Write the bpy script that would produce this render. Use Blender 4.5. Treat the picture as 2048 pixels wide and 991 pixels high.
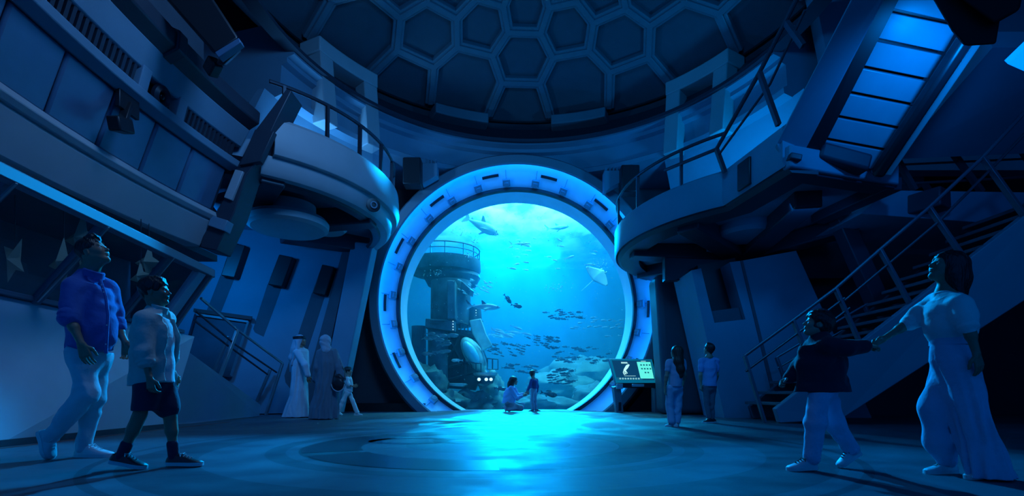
import bpy, bmesh, math, random
import numpy as np
from mathutils import Vector, Matrix, noise

for o in list(bpy.data.objects):
    bpy.data.objects.remove(o)
C = bpy.context.scene.collection
scn = bpy.context.scene
PI = math.pi
random.seed(7)

# ---------------------------------------------------------------- camera (level, with vertical shift)
HOR, FPX, EYE = 785.0, 1000.0, 0.55
cd = bpy.data.cameras.new('camera')
cam = bpy.data.objects.new('camera', cd); C.objects.link(cam)
cam.location = (0, 0, EYE); cam.rotation_euler = (PI/2, 0, 0)
cd.sensor_fit = 'HORIZONTAL'; cd.sensor_width = 36.0; cd.lens = 36.0*FPX/2048.0
cd.shift_y = (HOR-495.5)/2048.0
cd.clip_start = 0.05; cd.clip_end = 200
scn.camera = cam

# ---------------------------------------------------------------- light
scn.view_settings.view_transform = 'Standard'
scn.view_settings.look = 'None'
scn.view_settings.exposure = 0.0
scn.view_settings.gamma = 1.0
scn.view_settings.use_curve_mapping = False
scn.cycles.use_denoising = True
scn.cycles.max_bounces = 6
scn.cycles.diffuse_bounces = 3
scn.cycles.glossy_bounces = 3
scn.cycles.transparent_max_bounces = 12
scn.cycles.volume_bounces = 0
scn.cycles.sample_clamp_indirect = 4.0
scn.cycles.caustics_reflective = False
scn.cycles.caustics_refractive = False

w = bpy.data.worlds.new('world'); scn.world = w; w.use_nodes = True
bg = w.node_tree.nodes['Background']
bg.inputs['Color'].default_value = (0.0, 0.22, 1.0, 1); bg.inputs['Strength'].default_value = 0.31

def area(name, loc, target, size, power, col, size_y=None, spread=PI):
    l = bpy.data.lights.new(name, 'AREA'); l.energy = power; l.color = col; l.size = size
    if size_y: l.shape = 'RECTANGLE'; l.size_y = size_y
    l.spread = spread
    o = bpy.data.objects.new(name, l); C.objects.link(o); o.location = loc
    o.rotation_euler = (Vector(target)-Vector(loc)).to_track_quat('-Z', 'Y').to_euler()
    return o
def spot(name, loc, target, power, col, angle, blend=0.3, radius=0.1):
    l = bpy.data.lights.new(name, 'SPOT'); l.energy = power; l.color = col
    l.spot_size = angle; l.spot_blend = blend; l.shadow_soft_size = radius
    o = bpy.data.objects.new(name, l); C.objects.link(o); o.location = loc
    o.rotation_euler = (Vector(target)-Vector(loc)).to_track_quat('-Z', 'Y').to_euler()
    return o
# lamps over and at the back of the tank
area('tank_surface_lamp', (1.0, 22.5, 13.0), (0.6, 22.0, 0), 9.0, 9500, (0.10, 0.76, 1.0), 8.0)
for bx_, tx_ in ((-1.0, -1.2), (2.2, 1.9)):
    spot('tank_beam_lamp', (bx_, 52, 18.0), (tx_, 12.4, 0.0), 620000, (0.0, 0.44, 1.0), math.radians(7.5), 0.9, 0.06)
spot('tank_flood_lamp', (0.2, 35.5, 10.6), (0.0, 4.0, 1.0), 260000, (0.0, 0.32, 1.0), math.radians(52), 0.6, 0.30)
# lamps of the hall, and fill lights added without fixtures
area('bulkhead_wash_lamp', (-1.0, 5.0, 6.9), (-5.3, 7.0, 3.4), 1.5, 105, (0.22, 0.48, 1.0))
area('dome_fill_light', (0.5, 4.0, 7.2), (0.5, 14.5, 7.6), 2.0, 190, (0.0, 0.33, 1.0), 1.0)  # unseen fill added high in the hall to brighten dome and frieze
area('balcony_fill_light', (-5.2, 11.6, 5.5), (-4.3, 13.6, 7.6), 0.5, 85, (0.08, 0.42, 1.0))  # added fill, brightens the drum wall and portal above the left balcony
area('landing_fill_light', (5.6, 11.2, 4.9), (4.9, 13.6, 7.5), 0.5, 75, (0.0, 0.34, 1.0))  # unseen light added to lift the drum wall behind the right balcony
area('underbalcony_fill_light', (-6.6, 9.6, 3.7), (-6.2, 13.0, 1.8), 0.6, 60, (0.0, 0.26, 1.0))  # added light with no fixture, brightens the leaning striped wall
area('underlanding_fill_light', (5.2, 8.7, 3.7), (5.6, 11.0, 1.8), 0.6, 9, (0.0, 0.26, 1.0))  # weak unseen fill added for the right pillar
spot('fill_spot_left', (-1.2, 14.0, 7.55), (-3.5, 4.2, 0.9), 10000, (0.0, 0.36, 1.0), math.radians(24), 0.6, 0.15)  # added fill without a fixture, brightens the man and boy at left
spot('fill_spot_right', (1.3, 14.0, 7.55), (2.9, 3.4, 0.9), 7500, (0.0, 0.34, 1.0), math.radians(22), 0.6, 0.15)  # matching added fill for the woman and running boy
spot('stair_lamp', (5.42, 5.95, 4.66), (5.45, 6.9, 4.8), 95, (0.0, 0.24, 1.0), math.radians(140), 0.9, 0.10)

# ---------------------------------------------------------------- helpers
def P(px, py, D):
    """A photo pixel at distance D as a point in the room."""
    return Vector(((px-1024)*D/FPX, D, EYE+(HOR-py)*D/FPX))
def F(px, py):
    return P(px, py, EYE*FPX/(py-HOR))
def PZ(px, py, z):
    return P(px, py, (z-EYE)*FPX/(HOR-py))

class MB:
    def __init__(s): s.v = []; s.f = []
    def add(s, vs, fs):
        b = len(s.v); s.v += [tuple(v) for v in vs]; s.f += [tuple(i+b for i in f) for f in fs]; return s
    def loft(s, rings, closed=True, cap=True):
        n = len(rings[0]); vs = [v for r in rings for v in r]; fs = []
        for k in range(len(rings)-1):
            for i in range(n if closed else n-1):
                j = (i+1) % n
                fs.append((k*n+i, k*n+j, (k+1)*n+j, (k+1)*n+i))
        if cap and closed:
            fs.append(tuple(range(n-1, -1, -1))); fs.append(tuple((len(rings)-1)*n+i for i in range(n)))
        return s.add(vs, fs)
    def prism(s, pts, vec):
        vec = Vector(vec); return s.loft([[Vector(p) for p in pts], [Vector(p)+vec for p in pts]])
    def box(s, c, size, rot=None):
        x, y, z = [k/2 for k in size]; c = Vector(c)
        q = [Vector((a*x, b*y, d*z)) for d in (-1, 1) for a, b in ((-1,-1),(1,-1),(1,1),(-1,1))]
        if rot is not None: q = [rot @ p for p in q]
        return s.loft([[c+p for p in q[:4]], [c+p for p in q[4:]]])
    def beam(s, a, b, wd, ht, up=(0,0,1)):
        a = Vector(a); b = Vector(b); d = (b-a).normalized(); up = Vector(up)
        if abs(d.dot(up)) > 0.97: up = Vector((0,1,0))
        r = d.cross(up).normalized(); u = r.cross(d).normalized()
        q = [r*wd/2*i+u*ht/2*j for i, j in ((-1,-1),(1,-1),(1,1),(-1,1))]
        return s.loft([[a+k for k in q], [b+k for k in q]])
    def tube(s, path, r, n=8, closed=False):
        path = [Vector(p) for p in path]; m = len(path); rings = []; prev = None
        for i, p in enumerate(path):
            if closed: t = path[(i+1) % m]-path[i-1]
            else: t = path[min(i+1, m-1)]-path[max(i-1, 0)]
            t.normalize()
            if prev is None:
                a = Vector((0,0,1)) if abs(t.z) < .9 else Vector((0,1,0))
                u = t.cross(a).normalized()
            else: u = (prev-t*prev.dot(t)).normalized()
            prev = u; v = t.cross(u)
            rr = r[i] if isinstance(r, (list, tuple)) else r
            rings.append([p+(u*math.cos(2*PI*k/n)+v*math.sin(2*PI*k/n))*rr for k in range(n)])
        if closed: rings.append(rings[0])
        return s.loft(rings, cap=not closed)
    def sweep(s, prof, frames, closed_prof=True):
        """prof: [(a,b)], frames: [(origin, ea, eb)]"""
        return s.loft([[o+ea*a+eb*b for a, b in prof] for o, ea, eb in frames], closed=closed_prof, cap=closed_prof)
    def lathe(s, prof, n=48, o=(0,0,0), ax=(0,0,1), a0=0.0, a1=2*PI, u=None):
        ax = Vector(ax).normalized(); o = Vector(o)
        u = Vector(u) if u else (Vector((1,0,0)) if abs(ax.x) < .9 else Vector((0,1,0)))
        u = (u-ax*u.dot(ax)).normalized(); v = ax.cross(u); full = abs(a1-a0-2*PI) < 1e-6
        rings = []
        for k in range(n+1):
            a = a0+(a1-a0)*k/n; d = u*math.cos(a)+v*math.sin(a)
            rings.append([o+d*r+ax*z for r, z in prof])
        return s.loft(rings, closed=False) if full else s.loft(rings, closed=False)
    def solid(s, prof, n=48, o=(0,0,0), ax=(0,0,1), a0=0.0, a1=2*PI, u=None):
        """closed profile, ring or arc solid"""
        ax = Vector(ax).normalized(); o = Vector(o)
        u = Vector(u) if u else (Vector((1,0,0)) if abs(ax.x) < .9 else Vector((0,1,0)))
        u = (u-ax*u.dot(ax)).normalized(); v = ax.cross(u); full = abs(a1-a0-2*PI) < 1e-6
        rings = []
        for k in range(n+1):
            a = a0+(a1-a0)*k/n; d = u*math.cos(a)+v*math.sin(a)
            rings.append([o+d*r+ax*z for r, z in prof])
        return s.loft(rings, closed=True, cap=not full)
    def ell(s, c, rad, rot=None, nu=14, nv=9):
        c = Vector(c); rings = []
        for j in range(1, nv):
            t = PI*j/nv; ring = []
            for i in range(nu):
                a = 2*PI*i/nu
                p = Vector((rad[0]*math.sin(t)*math.cos(a), rad[1]*math.sin(t)*math.sin(a), -rad[2]*math.cos(t)))
                if rot is not None: p = rot @ p
                ring.append(c+p)
            rings.append(ring)
        return s.loft(rings)
    def build(s, name, m, parent=None, smooth=35, bevel=0, loc=None, clipz=None, clipy=None, seg=2, **props):
        me = bpy.data.meshes.new(name); me.from_pydata(s.v, [], s.f)
        bm = bmesh.new(); bm.from_mesh(me)
        bmesh.ops.remove_doubles(bm, verts=bm.verts, dist=1e-5)
        if clipz is not None:
            bmesh.ops.bisect_plane(bm, geom=bm.verts[:]+bm.edges[:]+bm.faces[:], plane_co=(0,0,clipz), plane_no=(0,0,-1), clear_outer=True)
            bmesh.ops.holes_fill(bm, edges=[e for e in bm.edges if e.is_boundary], sides=0)
        if clipy is not None:
            bmesh.ops.bisect_plane(bm, geom=bm.verts[:]+bm.edges[:]+bm.faces[:], plane_co=(0,clipy,0), plane_no=(0,1,0), clear_outer=True)
            bmesh.ops.holes_fill(bm, edges=[e for e in bm.edges if e.is_boundary], sides=0)
        bmesh.ops.recalc_face_normals(bm, faces=bm.faces)
        bm.to_mesh(me); bm.free()
        return link_mesh(name, me, m, parent, smooth, bevel, loc, seg, **props)

def link_mesh(name, me, m, parent=None, smooth=35, bevel=0, loc=None, seg=2, **props):
    if smooth:
        me.shade_smooth()
        if smooth < 180: me.set_sharp_from_angle(angle=math.radians(smooth))
    if m: me.materials.append(m)
    o = bpy.data.objects.new(name, me); C.objects.link(o)
    if parent is not None:
        o.parent = parent
        if loc is None: loc = -Vector(parent.get('_w', (0,0,0)))     # verts given in room space
    if loc is not None: o.location = loc
    if bevel:
        b = o.modifiers.new('bevel', 'BEVEL'); b.width = bevel; b.segments = seg; b.limit_method = 'ANGLE'; b.angle_limit = math.radians(40)
        b.harden_normals = False
    for k, v in props.items(): o[k] = v
    return o
ROOTS = []
def thing(name, label, cat, loc=(0,0,0), group=None, kind=None):
    o = bpy.data.objects.new(name, None); C.objects.link(o); o.location = loc; o['_w'] = tuple(loc)
    o.empty_display_size = 0.2
    if kind: o['kind'] = kind
    else: o['label'] = label; o['category'] = cat
    if group: o['group'] = group
    ROOTS.append(o); return o
def tag(o, label, cat, group=None, kind=None):
    if label: o['label'] = label; o['category'] = cat
    if group: o['group'] = group
    if kind: o['kind'] = kind
    return o
def struct(o): o['kind'] = 'structure'; return o
def dup(root, loc, label=None, rot=None, scale=None):
    r = root.copy(); C.objects.link(r); r.location = loc
    if rot is not None: r.rotation_euler = rot
    if scale: r.scale = (scale,)*3
    if label: r['label'] = label
    for ch in list(root.children):
        c = ch.copy(); C.objects.link(c); c.parent = r
        for g in ch.children:
            d = g.copy(); C.objects.link(d); d.parent = c
    return r

MATS = {}
def mat(name, col, rough=0.5, metal=0.0, bump=0.0, bscale=20.0, var=0.0, vscale=3.0, spec=0.5, emit=None, estr=0.0, stretch=None, sheen=0.0):
    if name in MATS: return MATS[name]
    m = bpy.data.materials.new(name); m.use_nodes = True; nt = m.node_tree; N = nt.nodes; L = nt.links
    b = N['Principled BSDF']
    b.inputs['Base Color'].default_value = (*col, 1); b.inputs['Roughness'].default_value = rough
    b.inputs['Metallic'].default_value = metal; b.inputs['Specular IOR Level'].default_value = spec
    if sheen: b.inputs['Sheen Weight'].default_value = sheen
    if emit: b.inputs['Emission Color'].default_value = (*emit, 1); b.inputs['Emission Strength'].default_value = estr
    tc = N.new('ShaderNodeTexCoord'); src = tc.outputs['Object']
    if stretch:
        mp = N.new('ShaderNodeMapping'); mp.inputs['Scale'].default_value = stretch; L.new(src, mp.inputs['Vector']); src = mp.outputs[0]
    if var:
        n = N.new('ShaderNodeTexNoise'); n.inputs['Scale'].default_value = vscale; n.inputs['Detail'].default_value = 5; L.new(src, n.inputs['Vector'])
        r = N.new('ShaderNodeMapRange'); r.inputs[1].default_value = .3; r.inputs[2].default_value = .7
        r.inputs[3].default_value = 1-var; r.inputs[4].default_value = 1+var; L.new(n.outputs[0], r.inputs[0])
        mx = N.new('ShaderNodeMix'); mx.data_type = 'RGBA'; mx.blend_type = 'MULTIPLY'; mx.inputs[0].default_value = 1
        mx.inputs[6].default_value = (*col, 1); L.new(r.outputs[0], mx.inputs[7]); L.new(mx.outputs[2], b.inputs['Base Color'])
    if bump:
        n2 = N.new('ShaderNodeTexNoise'); n2.inputs['Scale'].default_value = bscale; n2.inputs['Detail'].default_value = 3; L.new(src, n2.inputs['Vector'])
        bp = N.new('ShaderNodeBump'); bp.inputs['Strength'].default_value = bump; bp.inputs['Distance'].default_value = 0.02
        L.new(n2.outputs[0], bp.inputs['Height']); L.new(bp.outputs[0], b.inputs['Normal'])
    MATS[name] = m; return m

M_wall  = mat('blue_wall_paint', (.16,.27,.36), .55, bump=.05, bscale=60, var=.06, vscale=1.5)
M_wall2 = mat('dark_wall_paint', (.07,.085,.11), .6, bump=.05, bscale=50, var=.08)
M_grey  = mat('grey_panel_paint', (.40,.42,.45), .5, bump=.04, bscale=90, var=.05, vscale=2)
M_panel = mat('glossy_panel_lacquer', (.07,.15,.25), .25, var=.06)
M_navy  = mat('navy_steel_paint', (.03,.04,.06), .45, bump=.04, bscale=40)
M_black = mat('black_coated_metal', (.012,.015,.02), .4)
M_dome  = mat('dome_panel_board', (.055,.085,.11), .7, bump=.08, bscale=120, var=.06)
M_strut = mat('dome_strut_paint', (.11,.16,.20), .5, var=.05)
M_steel = mat('brushed_rail_steel', (.45,.47,.5), .3, metal=.8, bump=.03, bscale=80)
M_mrail = mat('blue_grey_rail_steel', (.10,.13,.17), .38, metal=.4)
M_drail = mat('dark_rail_steel', (.06,.075,.10), .35, metal=.5)
# ================================================================ ROOM SHELL
# floor with painted medallion rings
def floor_material():
    m = bpy.data.materials.new('polished_floor_paint'); m.use_nodes = True; nt = m.node_tree; N = nt.nodes; L = nt.links
    b = N['Principled BSDF']; b.inputs['Specular IOR Level'].default_value = .33
    tc = N.new('ShaderNodeTexCoord'); sep = N.new('ShaderNodeSeparateXYZ'); L.new(tc.outputs['Object'], sep.inputs[0])
    cmb = N.new('ShaderNodeCombineXYZ'); L.new(sep.outputs[0], cmb.inputs[0]); L.new(sep.outputs[1], cmb.inputs[1])
    sub = N.new('ShaderNodeVectorMath'); sub.operation = 'SUBTRACT'; sub.inputs[1].default_value = (-.25, 5.4, 0); L.new(cmb.outputs[0], sub.inputs[0])
    ln = N.new('ShaderNodeVectorMath'); ln.operation = 'LENGTH'; L.new(sub.outputs[0], ln.inputs[0])
    dv = N.new('ShaderNodeMath'); dv.operation = 'DIVIDE'; dv.inputs[1].default_value = 4.0; L.new(ln.outputs['Value'], dv.inputs[0])
    cr = N.new('ShaderNodeValToRGB'); e = cr.color_ramp; e.interpolation = 'CONSTANT'
    base = (.066,.095,.125,1); dark = (.014,.02,.03,1); mid = (.036,.052,.072,1)
    stops = [(0,mid),(.21,mid),(.215,base),(.34,dark),(.47,base),(.50,mid),(.54,base),(.665,mid),(.79,base),(.825,mid),(.84,base)]
    e.elements[0].position = 0; e.elements[0].color = stops[0][1]; e.elements[1].position = stops[1][0]; e.elements[1].color = stops[1][1]
    for p, c in stops[2:]:
        q = e.elements.new(p); q.color = c
    L.new(dv.outputs[0], cr.inputs[0])
    no = N.new('ShaderNodeTexNoise'); no.inputs['Scale'].default_value = 2.2; no.inputs['Detail'].default_value = 6; L.new(tc.outputs['Object'], no.inputs['Vector'])
    mr = N.new('ShaderNodeMapRange'); mr.inputs[1].default_value = .3; mr.inputs[2].default_value = .7; mr.inputs[3].default_value = .8; mr.inputs[4].default_value = 1.15; L.new(no.outputs[0], mr.inputs[0])
    mx = N.new('ShaderNodeMix'); mx.data_type = 'RGBA'; mx.blend_type = 'MULTIPLY'; mx.inputs[0].default_value = 1
    L.new(cr.outputs[0], mx.inputs[6]); L.new(mr.outputs[0], mx.inputs[7]); L.new(mx.outputs[2], b.inputs['Base Color'])
    mr2 = N.new('ShaderNodeMapRange'); mr2.inputs[1].default_value = .3; mr2.inputs[2].default_value = .7; mr2.inputs[3].default_value = .40; mr2.inputs[4].default_value = .60; L.new(no.outputs[0], mr2.inputs[0]); L.new(mr2.outputs[0], b.inputs['Roughness'])
    n3 = N.new('ShaderNodeTexNoise'); n3.inputs['Scale'].default_value = 9; L.new(tc.outputs['Object'], n3.inputs['Vector'])
    bp = N.new('ShaderNodeBump'); bp.inputs['Strength'].default_value = .05; bp.inputs['Distance'].default_value = .02; L.new(n3.outputs[0], bp.inputs['Height']); L.new(bp.outputs[0], b.inputs['Normal'])
    return m
struct(MB().box((0, 6.4, -.15), (30, 19.2, .3)).build('floor', floor_material(), smooth=0))

# painted arcs and loops inside the medallion, thin inlays in the floor
M_inlay = mat('dark_inlay_paint', (.012,.018,.03), .35)
def floor_arc(r0, r1, a0, a1, cx=-.25, cy=5.4, n=30, sx=1.0):
    m = MB(); lo = []; hi = []
    for k in range(n+1):
        a = math.radians(a0+(a1-a0)*k/n)
        lo.append(Vector((cx+sx*r0*math.cos(a), cy+r0*math.sin(a), .002))); hi.append(Vector((cx+sx*r1*math.cos(a), cy+r1*math.sin(a), .002)))
    m.add(lo+hi, [(i, i+1, n+1+i+1, n+1+i) for i in range(n)]); return m
ib = MB()
for a0, a1 in ((150, 207), (214, 275), (95, 140)):
    q = floor_arc(1.32, 1.86, a0, a1); ib.add(q.v, q.f)
for cx, sx in ((-.42, 1.5), (-.42, .0)):
    if sx: q = floor_arc(.26, .36, 0, 360, cx=-.36, cy=5.75, sx=1.5); ib.add(q.v, q.f)
q = floor_arc(.26, .38, 40, 320, cx=-1.15, cy=5.75, sx=1.3); ib.add(q.v, q.f)
struct(ib.build('trim_1', M_inlay, smooth=0))

# porthole wall with a round opening, and the enclosing shell
WC = Vector((.14, 0, 3.17))          # centre of the round window in X and Z
def wall_with_hole(y, r, x0, x1, z0, z1, thick):
    m = MB(); n = 96; inner = []; outer = []
    for k in range(n):
        a = 2*PI*k/n; c, s_ = math.cos(a), math.sin(a)
        inner.append(Vector((WC.x+r*c, y, WC.z+r*s_)))
        t = min(((x1-WC.x)/c if c > 1e-9 else (x0-WC.x)/c if c < -1e-9 else 1e9), ((z1-WC.z)/s_ if s_ > 1e-9 else (z0-WC.z)/s_ if s_ < -1e-9 else 1e9))
        outer.append(Vector((WC.x+t*c, y, WC.z+t*s_)))
    d = Vector((0, thick, 0))
    m.loft([inner, outer, [p+d for p in outer], [p+d for p in inner], inner], cap=False); return m
struct(wall_with_hole(15.75, 4.25, -13, 13, -2.0, 11, .3).build('wall_back', M_wall2, smooth=0, clipz=-.3))
struct(MB().box((-13.2, 7, 5), (.4, 18, 12)).build('wall_left', M_wall2, smooth=0))
struct(MB().box((13.2, 7, 5), (.4, 18, 12)).build('wall_right', M_wall2, smooth=0))

# ---------------------------------------------------------------- dome
DC = Vector((.47, 9.38, 0)); DR, DH, DRISE = 5.98, 8.8, 1.5
RS = (DR*DR+DRISE*DRISE)/(2*DRISE); DZ = DH+DRISE-RS
def dome(az, rad, off=0.0):
    th = rad/RS; r = (RS-off)
    return Vector((DC.x+r*math.sin(th)*math.cos(az), DC.y+r*math.sin(th)*math.sin(az), DZ+r*math.cos(th)))
m = MB(); thm = math.asin(DR/RS)
rings = [[DC+Vector(((RS+.12)*math.sin(thm*k/16)*math.cos(a), (RS+.12)*math.sin(thm*k/16)*math.sin(a), DZ+(RS+.12)*math.cos(thm*k/16))) for a in [2*PI*i/72 for i in range(72)]] for k in range(1, 18)]
m.loft(rings, cap=False); m.f.append(tuple(range(71, -1, -1)))
struct(m.build('ceiling', M_dome, smooth=60))
AX0 = math.radians(92.5); ST = math.radians(36)
rA, rB, rC, rD, rE, rF = 3.55, 4.24, 4.98, 2.90, 2.2, 1.6
dA, dB, dC, dD, dE = [math.radians(k) for k in (6.9, 11.3, 6.4, 11.2, 8.5)]
lat = MB()
def strut(a, b):
    p, q = Vector(dome(*a)), Vector(dome(*b)); cpt = Vector((DC.x, DC.y, DZ)); n = (cpt-(p+q)/2).normalized()
    d = (q-p).normalized(); e = d*.06
    lat.beam(p-e-n*.06, q+e-n*.06, .30, .14, up=n); lat.beam(p-e+n*.02, q+e+n*.02, .15, .06, up=n)
for k in range(10):
    z = AX0+ST*k; nx = AX0+ST*(k+1)
    A1, A2 = (z-dA, rA), (z+dA, rA); B1, B2 = (z-dB, rB), (z+dB, rB); C1, C2 = (z-dC, rC), (z+dC, rC)
    D1, D2 = (z-dD, rD), (z+dD, rD); E1, E2 = (z-dE, rE), (z+dE, rE)
    for a, b in ((A1,A2),(A1,B1),(A2,B2),(B1,C1),(B2,C2),(C1,C2),(A1,D1),(A2,D2),(D1,E1),(D2,E2),(E1,E2)): strut(a, b)
    strut(B2, (nx-dB, rB)); strut(D2, (nx-dD, rD)); strut(E2, (nx-dE, rE))
    strut(C1, (z-math.radians(9.2), DR)); strut(C2, (z+math.radians(9.2), DR))
struct(lat.build('ceiling_lattice', M_strut, smooth=0, bevel=.02))
# rim bands under the dome
o = (DC.x, DC.y, 0)
m = MB(); m.solid([(5.98,8.62),(6.05,8.62),(5.55,7.92),(5.22,7.88),(5.22,7.96),(5.50,8.06)], 96, o)
struct(m.build('trim_2', M_navy, smooth=30))
m = MB(); m.solid([(6.6,9.3),(6.6,8.86),(6.02,8.86),(6.02,9.0),(5.9,9.3)], 96, o)
struct(m.build('trim_3', M_black, smooth=30))
m = MB(); m.solid([(6.4,8.6),(6.02,8.6),(5.56,7.93),(5.36,7.92),(5.34,7.84),(5.52,7.80),(5.52,7.70),(5.66,7.66),(5.70,7.22),(5.60,7.16),(5.62,7.04),(5.86,6.98),(9.5,6.98),(9.5,8.6)], 96, o, a0=math.radians(15), a1=math.radians(165))
fr = m.build('wall_drum', M_wall, smooth=30, clipy=15.75); struct(fr)
for v in fr.data.vertices:
    r_ = math.hypot(v.co.x-.14, v.co.z-3.17)
    if v.co.y > 14.2 and r_ < 4.34: v.co.z = 3.17+math.sqrt(max(0, 4.34**2-(v.co.x-.14)**2))
for a0, a1 in ((12, 50), (130, 168)):
    m = MB(); m.solid([(5.84,7.0),(6.5,5.9),(9.0,5.2),(9.0,5.4),(6.7,6.2),(6.0,7.0)], 40, o, a0=math.radians(a0), a1=math.radians(a1))
    struct(m.build('trim_8', M_wall, smooth=30, clipy=15.75))
struct(MB().box((0, 7, 10.9), (27, 18, .3)).build('ceiling_slab', M_wall2, smooth=0))
# bars that clasp the strut ends, some on short pillars
for k in range(-2, 3):
    a = AX0+ST/2+ST*k-ST/2*0
    a = AX0+ST*k+ST/2
    b = MB(); hw = math.radians(8.3)
    b.solid([(5.45,8.50),(6.05,8.50),(6.05,8.78),(5.45,8.78)], 10, o, a0=a-hw, a1=a+hw)
    if k in (-2, -1, 0, 1):
        pass
    side = ['right','right','left','left','left'][k+2] if k+2 < 5 else ''
    lab = {-2:'grey clamp bar far up by the slatted stair underside', -1:'grey lintel bar on two short pillars above the right balcony', 0:'', 1:'grey lintel bar on two short pillars above the left balcony', 2:''}
    if k == -2 or k == 2: continue
    px = None
    if k in (-1, 0):
        nm = {-1:'short grey clamp bar under the honeycomb dome, right one of the pair over the window', 0:'short grey clamp bar under the honeycomb dome, left one of the pair over the window'}[k]
        bb = b.build('clamp_bar', M_strut, bevel=.03); tag(bb, nm, 'clamp bar', 'clamp bars on the dome rim')
for s, lab in ((1, 'left'), (-1, 'right')):
    a = AX0+ST*1.5*s
    t = thing('rim_portal', 'grey lintel on two short pillars under the dome rim above the %s balcony' % lab, 'portal', (DC.x+5.6*math.cos(a), DC.y+5.6*math.sin(a), 7.0), 'portals under the dome rim')
    b = MB(); hw = math.radians(9.3); b.solid([(5.40,8.50),(6.05,8.50),(6.05,8.85),(5.40,8.85)], 10, o, a0=a-hw, a1=a+hw); b.build('lintel', M_grey, t, bevel=.03)
    for q in (-1, 1):
        aa = a+q*math.radians(7.0); d = Vector((math.cos(aa), math.sin(aa), 0)); tn = Vector((-d.y, d.x, 0))
        b = MB(); c0 = DC+d*5.52+Vector((0,0,8.5)); c1 = DC+d*5.36+Vector((0,0,6.85))
        b.loft([[c0+tn*x+d*y for x, y in ((-.2,-.12),(.2,-.12),(.2,.3),(-.2,.3))], [c1+tn*x+d*y for x, y in ((-.2,-.12),(.2,-.12),(.2,.3),(-.2,.3))]])
        b.build('pillar', M_grey, t, bevel=.025)

# ---------------------------------------------------------------- round viewing window
WY = 15.6
win = thing('window_1', None, None, (WC.x, WY, 0), kind='structure')
OO = (WC.x, 0, WC.z); AX = (0, 1, 0)
M_flange = mat('dark_flange_paint', (.19,.25,.31), .45, bump=.04, bscale=30)
M_reveal = mat('pale_reveal_paint', (.66,.78,.90), .38, var=.05, vscale=2)
MB().solid([(4.36,15.75),(4.36,14.62),(4.28,14.5),(4.06,14.5),(4.02,14.54),(4.05,14.58),(4.24,14.60),(4.26,15.75)], 128, OO, AX, u=(1,0,0)).build('outer_flange', M_flange, win, clipz=0.0)
MB().solid([(4.26,14.80),(4.22,14.84),(3.70,15.40),(3.70,15.6),(4.26,15.6)], 128, OO, AX, u=(1,0,0)).build('reveal_ring', M_reveal, win, clipz=0.0)
MB().solid([(3.72,15.40),(3.66,15.33),(3.60,15.33),(3.585,15.45),(3.62,15.6),(3.72,15.6)], 128, OO, AX, u=(1,0,0)).build('gasket_ring', M_black, win, clipz=0.0)
MB().solid([(3.62,15.46),(3.60,15.46),(3.56,16.05),(3.56,16.3),(3.75,16.3),(3.75,15.6),(3.62,15.6)], 128, OO, AX, u=(1,0,0)).build('inner_tube', M_reveal, win, clipz=0.0)
def glass_mat(name, tint, gloss=.06, rough=.02):
    m = bpy.data.materials.new(name); m.use_nodes = True; N = m.node_tree.nodes; L = m.node_tree.links
    N.remove(N['Principled BSDF']); out = N['Material Output']
    t = N.new('ShaderNodeBsdfTransparent'); t.inputs[0].default_value = (*tint, 1)
    g = N.new('ShaderNodeBsdfGlossy'); g.inputs['Roughness'].default_value = rough
    lw = N.new('ShaderNodeLayerWeight'); lw.inputs[0].default_value = .12
    mm = N.new('ShaderNodeMath'); mm.operation = 'MULTIPLY_ADD'; mm.inputs[1].default_value = .5; mm.inputs[2].default_value = gloss*.4; pw = N.new('ShaderNodeMath'); pw.operation = 'POWER'; pw.inputs[1].default_value = 3.0; L.new(lw.outputs['Facing'], pw.inputs[0]); L.new(pw.outputs[0], mm.inputs[0])
    mx = N.new('ShaderNodeMixShader'); L.new(mm.outputs[0], mx.inputs[0]); L.new(t.outputs[0], mx.inputs[1]); L.new(g.outputs[0], mx.inputs[2]); L.new(mx.outputs[0], out.inputs['Surface'])
    return m
M_acrylic = glass_mat('clear_acrylic', (.93,.99,1.0), .0)
M_glass = glass_mat('dark_case_glass', (.75,.85,.92), .12)
MB().solid([(0.001,16.06),(3.57,16.06),(3.57,16.14),(0.001,16.14)], 128, OO, AX, u=(1,0,0)).build('glass_pane', M_acrylic, win, clipz=0.0)
# a lit strip just inside the flange (the ring's own light)
M_led = mat('blue_led_strip', (.1,.3,.6), .5, emit=(.0,.22,1.0), estr=27.0)
MB().solid([(4.235,14.62),(4.20,14.62),(4.20,14.72),(4.235,14.74)], 128, OO, AX, u=(1,0,0)).build('led_strip', M_led, win, clipz=0.0)
# sill at the floor
MB().box((WC.x, 15.7, -.03), (5.0, 1.2, .08)).build('sill', M_flange, win, bevel=.01)
def ringpt(r, y, a): return Vector((WC.x+r*math.cos(a), y, WC.z+r*math.sin(a)))
for k in range(27):
    a = math.radians(94.7+13.33*k); p = ringpt(3.83, 15.23, a)
    if p.z < .25: continue
    er = Vector((math.cos(a), 0, math.sin(a))); et = Vector((-math.sin(a), 0, math.cos(a))); ey = Vector((.714*er.x, -.70, .714*er.z)).normalized()
    # ey runs outwards along the cone
    nrm = er.cross(et).cross(ey)
    R_ = Matrix((et, ey, et.cross(ey))).transposed()
    b = MB(); b.box(p-er*.03, (.23, .20, .12), R_); b.box(p-er*.1, (.14,.14,.05), R_)
    q = b.build('latch', M_flange, win, bevel=.015)
    MB().tube([p-er*.02+ey*.1, p-er*.02+ey*.36], .008, 5).build('latch_rod', M_flange, q, loc=(0,0,0))
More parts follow.
